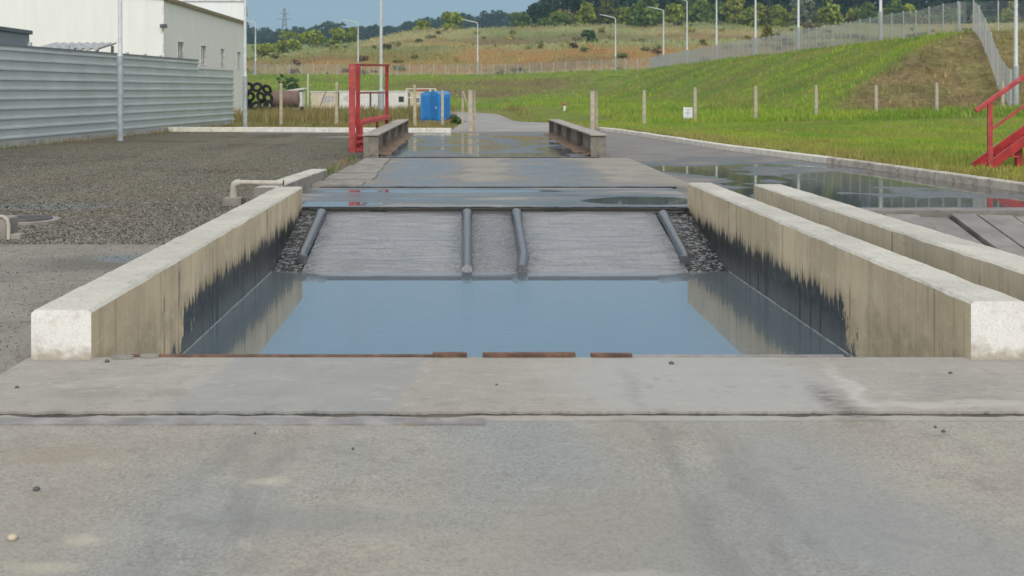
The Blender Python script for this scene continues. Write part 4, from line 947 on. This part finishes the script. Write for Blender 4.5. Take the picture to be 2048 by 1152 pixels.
z = zt(9.07, 111.6); b = B(); b.tube([(9.07, 111.6, z), (9.07, 111.6, z + .5)], .13, 10); b.build('post', WSIGN, mk); b = B(); b.tube([(9.07, 111.6, z + .5), (9.07, 111.6, z + .62), (9.07, 111.6, z + .78)], [.15, .2, .15], 10); b.build('cap', plain('marker_red', (.45, .12, .1), .6), mk)

# ------------------------------------------------------------------ blue toilet cabins
BLUE = plain('blue_plastic', (.015, .21, .56), .45, var=.12, scale=3); BLUED = plain('darker_blue_plastic', (.012, .17, .5), .45, var=.1)  # second blue is slightly darker, for skid, door and louvres
def cabin(X, Y, rot, label, s=1.0):
    z = zt(X, Y); t = thing('toilet_cabin', (X, Y, z), label, 'toilet cabin', 'blue toilet cabins'); P0 = Vector((X, Y, z))
    w, dp, h = .55, .55, 2.0
    def L(b): b.v = [tuple(P0 + Vector(v)) for v in b.v]; return b
    b = B(); b.box(-w - .02, w + .02, -dp - .02, dp + .02, 0, .12); L(b).build('skid', BLUED, t)
    b = B(); b.box(-w, w, -dp, dp, .121, h); L(b).build('body', BLUE, t, bevel=.05)
    b = B(); n = 14; ring = [(-w - .02 + (2 * w + .04) * i / n, h + .02 + .2 * math.sin(math.pi * i / n)) for i in range(n + 1)]
    for x, zz in ring: b.v += [(x, -dp - .03, zz), (x, dp + .03, zz)]
    for i in range(n): b.f.append((2 * i, 2 * i + 2, 2 * i + 3, 2 * i + 1)); b.mi.append(0)
    b.f += [tuple(2 * i for i in range(n + 1))[::-1], tuple(2 * i + 1 for i in range(n + 1)), (0, 1, 2 * n + 1, 2 * n)]; b.mi += [0, 0, 0]
    L(b).build('roof', BLUE, t)
    b = B(); b.box(-.36, .36, -dp - .025, -dp - .003, .2, 1.88); dr = L(b).build('door', BLUED, t, bevel=.01)
    b = B(); b.box(.22, .3, -dp - .05, -dp - .027, .95, 1.1); L(b).build('handle', FRM, dr)
    b = B()
    for k in range(11): b.box(w + .003, w + .035, -.42, .42, .3 + k * .14, .37 + k * .14)
    L(b).build('louvre', BLUED, t)
    t.rotation_euler = (0, 0, rot); return t
cabin(-2.85, 90.5, R(-12), 'blue toilet cabin on the left, door side facing the yard'); cabin(-1.98, 87.0, R(-48), 'blue toilet cabin on the right, ribbed side behind a concrete post')

# ------------------------------------------------------------------ stuff in the far yard at the left
TYRE = plain('black_tyre_rubber', (.012, .012, .013), .8, var=.3, scale=4)
def tyre_proto(X, Y, z, label):
    b = B(); n, k = 24, 8; Ro, r = .42, .17
    for i in range(n):
        a = 2 * math.pi * i / n
        for j in range(k):
            q = 2 * math.pi * j / k; rr = Ro + r * math.cos(q); b.v.append((rr * math.cos(a), .8 * r * math.sin(q), rr * math.sin(a)))
    for i in range(n):
        for j in range(k): b.f.append((i * k + j, ((i + 1) % n) * k + j, ((i + 1) % n) * k + (j + 1) % k, i * k + (j + 1) % k)); b.mi.append(0)
    o = b.build('tyre', TYRE, smooth=True); o.location = (X, Y, z); return tag(o, label, 'tyre', 'old tyres heaped beside the white building')
spots = [(-22.7, 125, 0, .2), (-21.9, 124.6, 0, -.3), (-21.1, 125, 0, .9), (-20.4, 124.7, 0, .1), (-23.4, 125.2, 0, .5), (-22.4, 125.1, .9, .4), (-21.5, 124.9, .9, -.2), (-20.8, 125, .85, .3), (-23.1, 125.1, .95, .1), (-22.0, 125.2, 1.75, .2), (-20.9, 125.1, 1.7, -.4), (-22.9, 125.0, 1.8, .8)]
t0 = None
for i, (x, y, dz, a) in enumerate(spots):
    l = 'old black tyre in the dark heap beside the tall white building'
    if t0 is None: t0 = tyre_proto(x, y, zt(x, y) + .58 + dz, l); o = t0
    else: o = t0.copy(); COL.objects.link(o); o.location = (x, y, zt(x, y) + .58 + dz)
    o.rotation_euler = (random.uniform(-.75, .75), random.uniform(0, 1), a + random.uniform(-.5, .5)); o.location.x += random.uniform(-.25, .25); o.location.z += random.uniform(-.18, .06); o.location.y += random.uniform(-.3, .3)
TANK = plain('brown_tank', (.2, .13, .11), .7, var=.25)
tk = thing('rusty_tank', (-18.6, 131, -.6), 'long brown rusty tank lying behind the tyre heap', 'tank'); z = zt(-18.6, 131)
b = B(); b.tube([(-21.4, 131, z + 1.35), (-21.3, 131, z + 1.35), (-18.4, 131, z + 1.35), (-18.3, 131, z + 1.35)], [.5, .95, .95, .5], 20); b.build('shell', TANK, tk, smooth=True)
for x in (-20.5, -18): b = B(); b.box(x - .15, x + .15, 130.3, 131.7, z - .1, z + .5); b.build('saddle', TYRE, tk)
WHP = plain('white_panel', (.7, .69, .66), .6, var=.1); CRP = plain('cream_panel', (.62, .55, .4), .6, var=.12); DKM = plain('dark_opening', (.03, .03, .035), .8); REDW = plain('dark_red_board', (.2, .03, .03), .7)
hut = thing('small_hut', (-19.3, 136, -.6), 'small white hut with sloped roof and dark red window', 'hut'); z = zt(-19, 136)
b = B(); b.box(-20.2, -18.55, 135, 137.5, z, z + 2.1); b.build('wall', WHP, hut)
b = B(); b.add([(-20.6, 134.7, z + 2.05), (-18.3, 134.7, z + 2.4), (-18.3, 137.7, z + 2.4), (-20.6, 137.7, z + 2.05), (-20.6, 134.7, z + 2.25), (-18.3, 134.7, z + 2.6), (-18.3, 137.7, z + 2.6), (-20.6, 137.7, z + 2.25)], [(3, 2, 1, 0), (4, 5, 6, 7), (0, 1, 5, 4), (1, 2, 6, 5), (2, 3, 7, 6), (3, 0, 4, 7)]); b.build('roof', WHP, hut)
b = B(); b.box(-19.75, -19.2, 134.95, 134.997, z + 1.2, z + 1.75); b.build('window', REDW, hut)
b = B(); b.tube([(-17.9, 135, z), (-17.9, 135, z + 4.2)], .07, 8); tag(b.build('thin_mast', WHP), 'thin white mast beside the small hut', 'mast')
def barrack(x0, x1, Y, h, mat, label, wins):
    z = zt((x0 + x1) / 2, Y); t = thing('site_cabin', ((x0 + x1) / 2, Y, z), label, 'site cabin')
    b = B(); b.box(x0, x1, Y, Y + 2.6, z, z + h); b.build('wall', mat, t, bevel=.03)
    b = B(); b.box(x0 - .08, x1 + .08, Y - .08, Y + 2.7, z + h + .002, z + h + .12); b.build('roof', WHP, t)
    for a, c, z0, z1, mt in wins: b = B(); b.box(a, c, Y - .03, Y - .003, z + z0, z + z1); b.build('window', mt, t)
barrack(-18.1, -15.1, 139, 2.1, CRP, 'cream site cabin with a grey board beside the small hut', [(-16.8, -15.4, .9, 1.75, plain('grey_board', (.5, .47, .47), .7))])
barrack(-14.9, -11.4, 140, 2.15, WHP, 'white site cabin directly left of the red frame', [(-14.4, -13.7, 1.1, 1.7, plain('pale_blind', (.6, .58, .56), .7))])
barrack(-11.2, -6.9, 140.5, 2.15, WHP, 'white site cabin with one small dark window seen through the red frame', [(-8.0, -7.4, .95, 1.6, DKM)])
barrack(-6.7, -2.4, 141, 2.0, CRP, 'low cream site cabin reaching behind the blue toilet cabins', [(-6.2, -5.6, .9, 1.5, plain('window_grey', (.2, .22, .24), .4))])
b = B(); z = zt(-17, 137); b.bar((-17.0, 137.2, z), (-16.1, 137.4, z + 2.3), .12, .1); tag(b.build('leaning_board', plain('grey_brown_board', (.2, .16, .12), .8)), 'brown board leaning against the cream cabin', 'board')
fr = thing('tubular_gantry', (-5.2, 137, -.6), 'white tubular frame with red top standing left of the toilet cabins', 'gantry'); z = zt(-5.2, 137)
for x in (-6.9, -5.9, -4.2, -3.6):
    b = B(); b.bar((x, 137, z), (x, 137, z + 2.55), .14, .14, (0, 1, 0)); b.build('leg', WHP, fr)
for zz in (2.5, 1.5): b = B(); b.bar((-6.95, 137.15, z + zz), (-3.55, 137.15, z + zz), .1, .1); b.build('rail', WHP, fr)
b = B(); b.bar((-6.0, 136.9, z + 2.35), (-4.4, 136.9, z + 2.35), .08, .16); b.build('red_panel', REDP, fr)
b = B(); b.bar((-4.2, 136.9, z + .2), (-3.6, 136.9, z + 1.4), .1, .1); b.build('brace', WHP, fr)
def heap(name, X, Y, rx, ry, h, mat, label, cat, seed):
    b = B(); n, k = 10, 26; z = zt(X, Y)
    for i in range(n + 1):
        t = i / n
        for j in range(k):
            a = 2 * math.pi * j / k; q = 1 + .3 * MN.noise((math.cos(a) * 1.5, math.sin(a) * 1.5, seed)); hz = h * (1 - t * t) * (1 + .5 * MN.noise((t * 3 * math.cos(a), t * 3 * math.sin(a), seed + 2)))
            b.v.append((X + rx * q * t * math.cos(a), Y + ry * q * t * math.sin(a), z + hz - .03))
    for i in range(n):
        for j in range(k): b.f.append((i * k + j, (i + 1) * k + j, (i + 1) * k + (j + 1) % k, i * k + (j + 1) % k)); b.mi.append(0)
    return tag(b.build(name, mat, smooth=True), label, cat)
heap('tarpaulin', -.95, 83, .75, .5, .5, plain('black_tarp', (.012, .012, .013), .5, var=.3), 'crumpled black tarpaulin right of the blue toilet cabins', 'tarpaulin', 3)
heap('soil_heap', -1.0, 80.5, 1.3, .6, .22, plain('red_brown_soil', (.16, .08, .045), .95, var=.3, world=True), 'low red brown soil heap below the black tarpaulin', 'soil heap', 5)
heap('soil_heap', -2.6, 83.5, 1.0, .5, .16, plain('rust_soil', (.17, .1, .055), .95, var=.3, world=True), 'low rusty soil heap below the blue toilet cabins', 'soil heap', 8)
heap('rubble_bag', -4.4, 72, .32, .25, .2, WHP, 'white rubble bag lying in the dry grass behind the red frame', 'bag', 11)
heap('rubble_bag', -5.3, 76, .35, .25, .28, WHP, 'second white rubble bag farther back behind the red frame', 'bag', 13)
py = thing('pylon', (-140, 920, zt(-140, 920)), 'distant lattice power pylon above the far woods', 'pylon'); z = zt(-140, 920); STEEL = plain('pylon_steel', (.2, .22, .24), .6)
b = B(); X, Y = -140, 920; hh = 30
for sx in (-1, 1):
    for sy in (-1, 1): b.bar((X + sx * 2.6, Y + sy * 2.6, z), (X + sx * .4, Y + sy * .4, z + hh), .5, .5)
for k in range(8):
    t, u = k / 8, (k + 1) / 8; w0, w1 = 2.6 - 2.2 * t, 2.6 - 2.2 * u
    b.bar((X - w0, Y, z + hh * t), (X + w1, Y, z + hh * u), .3, .3); b.bar((X + w0, Y, z + hh * t), (X - w1, Y, z + hh * u), .3, .3)
b.build('tower', STEEL, py)
for k, w in ((.72, 5.5), (.86, 4)): b = B(); b.bar((X - w, Y, z + hh * k), (X + w, Y, z + hh * k), .5, .5); b.build('cross_arm', STEEL, py)

# ------------------------------------------------------------------ vegetation
def tufts(n, sampler, hmin, hmax, wmul, blades, colfn, lean=.45):
    """loose blade tufts: triangles"""
    Vs = []; Cs = []
    for _ in range(n):
        q = sampler()
        if q is None: continue
        X, Y = q; z = zt(X, Y); c = colfn(X, Y); hh = random.uniform(hmin, hmax)
        for k in range(blades):
            a = random.uniform(0, 6.283); ca, sa = math.cos(a), math.sin(a); h = hh * random.uniform(.6, 1.15); w = h * wmul * random.uniform(.7, 1.3)
            ox, oy = random.gauss(0, hh * .35), random.gauss(0, hh * .35); le = h * random.uniform(0, lean)
            Vs += [(X + ox - sa * w, Y + oy + ca * w, z - .01), (X + ox + sa * w, Y + oy - ca * w, z - .01), (X + ox + ca * le, Y + oy + sa * le, z + h)]
            f = random.uniform(.75, 1.3); cc = (c[0] * f, c[1] * f, c[2] * f); Cs += [cc, cc, cc]
    V = np.array(Vs); return V, np.arange(len(V)).reshape(-1, 3), np.array(Cs)
def brighten(X, Y):
    c = gcol(X, Y)
    if c[0] > c[1] * 1.02: c = lerp(c, random.choice([TAN, BROWN, BROWN, DRY, (.09, .06, .04), OLIVE]), .5)
    return (c[0] * 1.15 + .012, c[1] * 1.2 + .015, c[2] * 1.1)
def s_lawn():
    Y = 14 + 56 * random.random() ** 1.25; X0 = xk(Y) + .22; X1 = max(X0 + 4, .5 * Y + 2); X = X0 + (X1 - X0) * random.random(); return X, Y
V, F, Cc = tufts(30000, s_lawn, .05, .15, .09, 4, brighten); tag(arr_mesh('lawn_grass', V, F, GRASSM, Cc, 'stuff'), 'short green and yellow lawn grass right of the kerb', 'grass')
def s_bank():
    Y = 60 + 150 * random.random() ** 1.3; X0 = max(9, xk(Y) + 2); X1 = .5 * Y + 6; X = X0 + (X1 - X0) * random.random(); return X, Y
V, F, Cc = tufts(26000, s_bank, .10, .38, .16, 3, brighten); tag(arr_mesh('bank_grass', V, F, GRASSM, Cc, 'stuff'), 'green grass and bare brown weeds on the right bank', 'grass')
def s_back():
    Y = random.uniform(150, 252); X = random.uniform(-60, 40); return X, Y
V, F, Cc = tufts(12000, s_back, .15, .5, .22, 3, brighten); tag(arr_mesh('bank_grass', V, F, GRASSM, Cc, 'stuff'), 'grass on the far bank below the back fence', 'grass')
def wcol(X, Y):
    n = nz(X, Y, .25, 31); c = lerp((.22, .2, .07), (.3, .22, .1), ss(.4, .6, n)); return lerp(c, (.12, .17, .04), ss(.55, .7, nz(X, Y, .5, 40)))
def s_field():
    Y = 49.8 + 95 * random.random() ** 1.4; X = random.uniform(-.46 * Y, -.3) if random.random() < .97 else random.uniform(3.9, 6)
    if X > -20.4 - .0 and X < 0 or X > 0:
        if Y > 80 and X < -20.2 and Y < 136: return None
        if abs(X - (2.0 - .9 * ss(60, 112, Y))) < 2.6: return None
        if X < -10.8 and Y < 58: return None
        if 113 < Y < 131 and X > -16: return None
        return X, Y
    return None
V, F, Cc = tufts(16000, s_field, .06, .2, .12, 4, wcol); tag(arr_mesh('field_grass', V, F, GRASSM, Cc, 'stuff'), 'olive grass on the field behind the white kerb', 'grass')
def s_weed():
    q = s_field()
    if q and q[1] > 66 and nz(q[0], q[1], .1, 50) > .42 and not (q[0] > -4.2 and q[1] < 92): return q
    return None
V, F, Cc = tufts(15000, s_weed, .4, .95, .06, 5, wcol, .5); tag(arr_mesh('tall_weeds', V, F, GRASSM, Cc, 'stuff'), 'tall dry weeds in front of the site cabins', 'weeds')
def s_hill():
    Y = random.uniform(254, 384); X = random.uniform(-.2 * Y - 10, .5 * Y); return X, Y
def hcol(X, Y):
    c = gcol(X, Y); f = 1.15 * random.uniform(.85, 1.15); return (c[0] * f, c[1] * f, c[2] * f)
V, F, Cc = tufts(16000, s_hill, .3, .9, .22, 3, hcol); tag(arr_mesh('dry_grass', V, F, GRASSM, Cc, 'stuff'), 'tan and rust coloured dry grass on the hills behind the fence', 'dry grass')

def crown(n, lobes, size, c1, c2, dark=.55):
    """leaf clump quads scattered through several ellipsoid lobes; returns V, F, colours"""
    w = np.array([l[3] * l[4] * l[5] for l in lobes]) ** .67; w /= w.sum(); idx = rng.choice(len(lobes), n, p=w); L = np.array(lobes)[idx]
    u = rng.normal(size=(n, 3)); u /= np.linalg.norm(u, axis=1)[:, None]; u[:, 2] = np.where(u[:, 2] < -.55, -u[:, 2], u[:, 2])
    r = rng.uniform(.55, 1.06, n) ** .6
    P = L[:, :3] + u * L[:, 3:6] * r[:, None]
    a = rng.normal(size=(n, 3)) + u * .3; a /= np.linalg.norm(a, axis=1)[:, None]
    t1 = np.cross(a, rng.normal(size=(n, 3))); t1 /= np.linalg.norm(t1, axis=1)[:, None]; t2 = np.cross(a, t1)
    s = size * rng.uniform(.5, 1.2, n)[:, None]
    q = [P - t1 * s - t2 * s * .5, P + t1 * s * .4 - t2 * s, P + t1 * s + t2 * s * .5, P - t1 * s * .4 + t2 * s]
    V = np.stack(q, 1).reshape(-1, 3); F = np.arange(4 * n).reshape(-1, 4)
    tt = np.clip(rng.normal(.5, .28, n) , 0, 1)[:, None]
    lob = rng.uniform(.75, 1.2, len(lobes))[idx][:, None]
    C = (np.array(c1)[None] * (1 - tt) + np.array(c2)[None] * tt) * lob
    return V, F, np.repeat(C, 4, 0)
def lobes_for(h, w, k, low=.3):
    out = []
    for _ in range(k):
        a = random.uniform(0, 6.283); z = random.uniform(low, .92); rr = w * .5 * math.sqrt(max(.1, 1 - ((z - .5) / .6) ** 2)) * random.uniform(.2, .75)
        q = random.uniform(.22, .38); out.append((rr * math.cos(a), rr * math.sin(a), z * h, w * q, w * q, min(h * .22, w * q * 1.1)))
    return out
BARK = plain('bark', (.08, .065, .05), .9)
def tree_thing(name, X, Y, h, w, c1, c2, label, cat, n=900, size=.4, group=None, k=12):
    z = zt(X, Y) - .15; t = thing(name, (X, Y, z), label, cat, group)
    low = .03 if h < 12 else .3
    V, F, C = crown(n, lobes_for(h, w, k, low), size, c1, c2); arr_mesh('crown', V, F, LEAFM, C, parent=t)
    b = B(); b.tube([(X, Y, z), (X + .1, Y, z + h * .3), (X + .15 * random.uniform(-1, 1), Y, z + h * .75)], [h * .022 + .03, h * .016 + .02, .02], 8)
    for q in range(3):
        a = random.uniform(0, 6.28); b.tube([(X + .08, Y, z + h * .28), (X + w * .22 * math.cos(a), Y + w * .22 * math.sin(a), z + h * .6)], [h * .01 + .02, .015], 6)
    b.build('trunk', BARK, t, smooth=True)
    return t
YG1, YG2 = (.13, .19, .02), (.36, .40, .05); G1, G2 = (.06, .11, .022), (.17, .25, .05)
BG = 'bushes in front of the right hand forest'
def px(x, Y): return (x - 934) * Y / 2400
for x, Y, h, w, c1, c2, l in [
    (1178, 330, 4.2, 3.6, (.03, .07, .02), (.08, .15, .035), 'dark green round bush alone on the rust hillside'),
    (1292, 365, 9, 9, G1, G2, 'broad mid green bush behind the curved lamp arm'),
    (1256, 372, 5.5, 6, YG1, YG2, 'low yellow green bush left of the broad mid green bush'),
    (1170, 378, 7, 6, YG1, YG2, 'yellow green bush near the left end of the dark forest'),
    (1120, 378, 4.2, 7, G1, G2, 'low green bush below the left end of the dark forest'),
    (1215, 385, 9, 7, (.09, .1, .025), (.2, .2, .05), 'brownish green bush between two yellow green ones'),
    (1350, 375, 6, 6, YG1, YG2, 'yellow green bush right of the broad mid green bush'),
    (1395, 380, 9, 8, (.07, .12, .02), (.2, .26, .05), 'bright green bush between the arm lamps and the third lamp'),
    (1440, 376, 7, 6, G1, G2, 'green bush just behind the third lamp from the corner'),
    (1470, 372, 10, 6, YG1, (.32, .3, .05), 'tall yellow bush in the middle of the bush row'),
    (1505, 376, 7, 7, YG1, YG2, 'yellow green bush right of the tall yellow bush'),
    (1555, 372, 6.5, 4, YG1, YG2, 'narrow yellow green bush left of the pale grey willow'),
    (1580, 370, 4.5, 3, (.13, .17, .02), (.3, .31, .05), 'small bright yellow bush left of the pale grey willow'),
    (1608, 370, 8.5, 8, (.13, .155, .1), (.26, .3, .2), 'pale grey green willow bush by a lamp post'),
    (1664, 365, 8.8, 6.5, YG1, YG2, 'pointed yellow green bush right of the pale grey willow'),
    (1735, 372, 6, 6, G1, G2, 'low green bush right of the pointed yellow green bush'),
    (1533, 300, 5.2, 2.2, (.2, .2, .02), (.34, .3, .03), 'small yellow sapling on the slope behind the side fence'),
    (1790, 368, 8, 6, G1, G2, 'green bush behind the tall lamp near the fence corner'), (1822, 372, 6.5, 5, YG1, YG2, 'yellow green bush behind the upper part of the side fence'),
    (1900, 380, 7, 7, G1, G2, 'dark green bush behind the high fence corner'), (2020, 380, 7, 5, YG1, YG2, 'yellow green bush behind the rightmost lamp post')]:
    tree_thing('bush', px(x, Y), Y, h, w, c1, c2, l, 'bush', 800, .42 + .02 * h, BG)
for x, Y, h, w, c1, c2, l in [(530, 375, 5.5, 8, YG1, YG2, 'yellow green bush beside the tall white building'), (575, 380, 8, 9, YG1, YG2, 'large yellow green bush below the pylon'), (625, 385, 7, 8, YG1, YG2, 'yellow green bush left of the tan hilltop'), (672, 390, 5.5, 6, YG1, YG2, 'yellow bush at the left end of the tan hilltop'),
                   (640, 400, 6, 6, G1, G2, 'green bush behind the yellow one at the left'), (705, 395, 6, 4, YG1, YG2, 'small yellow bush behind the second lamp of the back fence'), (845, 400, 4, 6, YG1, YG2, 'low yellow green bush behind the tan hilltop'), (905, 395, 6.5, 8, YG1, YG2, 'bright yellow green bush on the tan hilltop left of a lamp'),
                   (1045, 400, 6, 8, G1, G2, 'green bush on the tan hilltop left of the forest'), (1085, 395, 4.5, 6, G1, G2, 'small green bush at the foot of the forest edge')]:
    tree_thing('bush', px(x, Y), Y, h, w, c1, c2, l, 'bush', 700, .45, 'bushes on the left hilltops')
for x, y_, h, w, l in [(580, 190, 4.5, 4, 'dark green shrub on the far bank above the small hut'), (1410, 240, 2.2, 3, 'low green shrub at the left end of the side fence'), (912, 62, .5, .6, 'small weed clump at the left road edge by the black tarpaulin')]:
    tree_thing('shrub', px(x, y_), y_, h, w, (.03, .075, .02), (.09, .17, .03), l, 'shrub', 350, .05 + .05 * h)
def forest(name, spots, c1, c2, n, size, label):
    Vs, Fs, Cs = [], [], []; o = 0; tv = B()
    for X, Y, h, w in spots:
        z = zt(X, Y) - .3
        g = random.uniform(.75, 1.25); V, F, C = crown(n, lobes_for(h, w, 9, .06), size, tuple(q * g for q in c1), tuple(q * g for q in c2)); V = V + np.array((X, Y, z))
        Vs.append(V); Fs.append(F + o); Cs.append(C); o += len(V)
        tv.tube([(X, Y, z), (X, Y, z + h * .7)], [h * .02, .05], 6)
    tvv = np.array(tv.v); quads = np.array([f for f in tv.f if len(f) == 4]); Vs.append(tvv); Fs.append(quads + o); Cs.append(np.tile((.06, .05, .04), (len(tvv), 1)))
    tag(arr_mesh(name, np.vstack(Vs), np.vstack(Fs), LEAFM, np.vstack(Cs), 'stuff'), label, 'forest')
sp = []
for r_ in range(4):
    for X in np.arange(34 + 2 * r_, 300, 6.5):
        sp.append((X + random.uniform(-2, 2), 415 + r_ * 9 + random.uniform(-3, 3), random.uniform(15, 22) + (r_ > 1) * 3, random.uniform(7, 10)))
for X in np.arange(28, 300, 4.2): sp.append((X + random.uniform(-2, 2), 409 + random.uniform(-3, 3), random.uniform(3.5, 7.5), random.uniform(5, 8)))
sp += [(29, 420, 14, 8), (31, 428, 17, 8), (25, 440, 11, 7)]
forest('forest', sp, (.012, .036, .018), (.045, .10, .04), 760, .62, 'dense dark green forest filling the upper right behind the bushes')
sp = []
for r_ in range(4):
    for X in np.arange(-230, 75, 8.5):
        big = 1.25 if random.random() < .15 else 1
        sp.append((X + random.uniform(-3, 3), 880 + r_ * 22 + random.uniform(-8, 8), random.uniform(10, 15) * big, random.uniform(9, 14)))
forest('far_woods', sp, (.012, .04, .022), (.04, .09, .04), 380, 1.0, 'distant bluish woods along the skyline at the left')

# scrub on the terraces and weeds along edges
def scrub():
    Vs, Fs, Cs = [], [], []; o = 0
    for i in range(360):
        Y = random.uniform(256, 380); X = random.uniform(-.2 * Y, .5 * Y)
        if nz(X, Y, .06, 71) < .45: continue
        h = random.uniform(.5, 1.5); w = h * random.uniform(1.6, 3.5)
        c = random.choice([(.2, .22, .1), (.28, .28, .13), (.17, .19, .06), (.26, .24, .06), (.36, .33, .07), (.2, .13, .07)])
        V, F, C = crown(70, lobes_for(h, w, 4, .05), .28 + .1 * h, tuple(q * .7 for q in c), tuple(q * 1.2 for q in c)); V = V + np.array((X, Y, zt(X, Y) - .15))
        Vs.append(V); Fs.append(F + o); Cs.append(C); o += len(V)
    tag(arr_mesh('scrub', np.vstack(Vs), np.vstack(Fs), LEAFM, np.vstack(Cs), 'stuff'), 'low grey green and brown scrub on the tan terraces', 'scrub')
scrub()
def s_edge():
    r = random.random()
    if r < .45: s = random.uniform(-8, Ltot); p = fpt(s, 0, .1 + abs(random.gauss(0, .18))); return p[0], p[1]
    if r < .7: y = random.uniform(9, 48); return xk(y) + .2 + abs(random.gauss(0, .1)), y
    if r < .85: return random.uniform(-19, -.5), 49.6 + abs(random.gauss(0, .2)) + .3
    y = random.uniform(14, 30); return -2.8 - abs(random.gauss(0, .08)), y
V, F, Cc = tufts(900, s_edge, .05, .2, .08, 5, wcol); tag(arr_mesh('edge_weeds', V, F, GRASSM, Cc, 'stuff'), 'sparse weeds along the fence foot and the kerbs', 'weeds')
def undergrowth():
    Vs, Fs, Cs = [], [], []; o = 0
    for i in range(150):
        X = random.uniform(24, 240); Y = random.uniform(386, 404); h = random.uniform(2, 7.5); w = h * random.uniform(.6, 1.3)
        c = random.choice([(.2, .27, .03), (.13, .2, .03), (.09, .15, .03), (.28, .29, .04), (.17, .15, .04)])
        V, F, C = crown(260, lobes_for(h, w, 8, .04), .3 + .03 * h, tuple(q * .6 for q in c), tuple(q * 1.25 for q in c)); V = V + np.array((X, Y, zt(X, Y) - .2))
        Vs.append(V); Fs.append(F + o); Cs.append(C); o += len(V)
    tag(arr_mesh('undergrowth', np.vstack(Vs), np.vstack(Fs), LEAFM, np.vstack(Cs), 'stuff'), 'tangled yellow green undergrowth along the foot of the forest', 'undergrowth')
undergrowth()
# ------------------------------------------------------------------ haze
HZ = 0.00026
if HZ:
    b = B(); b.box(-480, 560, -30, 1600, -3, 110); o = b.build('haze', []) if False else None
    m = bpy.data.materials.new('haze_air'); m.use_nodes = True; q = m.node_tree; q.nodes.clear(); out = q.nodes.new('ShaderNodeOutputMaterial'); vol = q.nodes.new('ShaderNodeVolumePrincipled')
    vol.inputs['Color'].default_value = (.55, .80, 1.0, 1); vol.inputs['Density'].default_value = HZ; vol.inputs['Anisotropy'].default_value = .2
    q.links.new(vol.outputs[0], out.inputs['Volume'])
    tag(b.build('haze', m), 'thin bluish haze over the distant woods', 'haze', kind='stuff')
for o in bpy.data.objects:
    if '_w' in o: del o['_w']
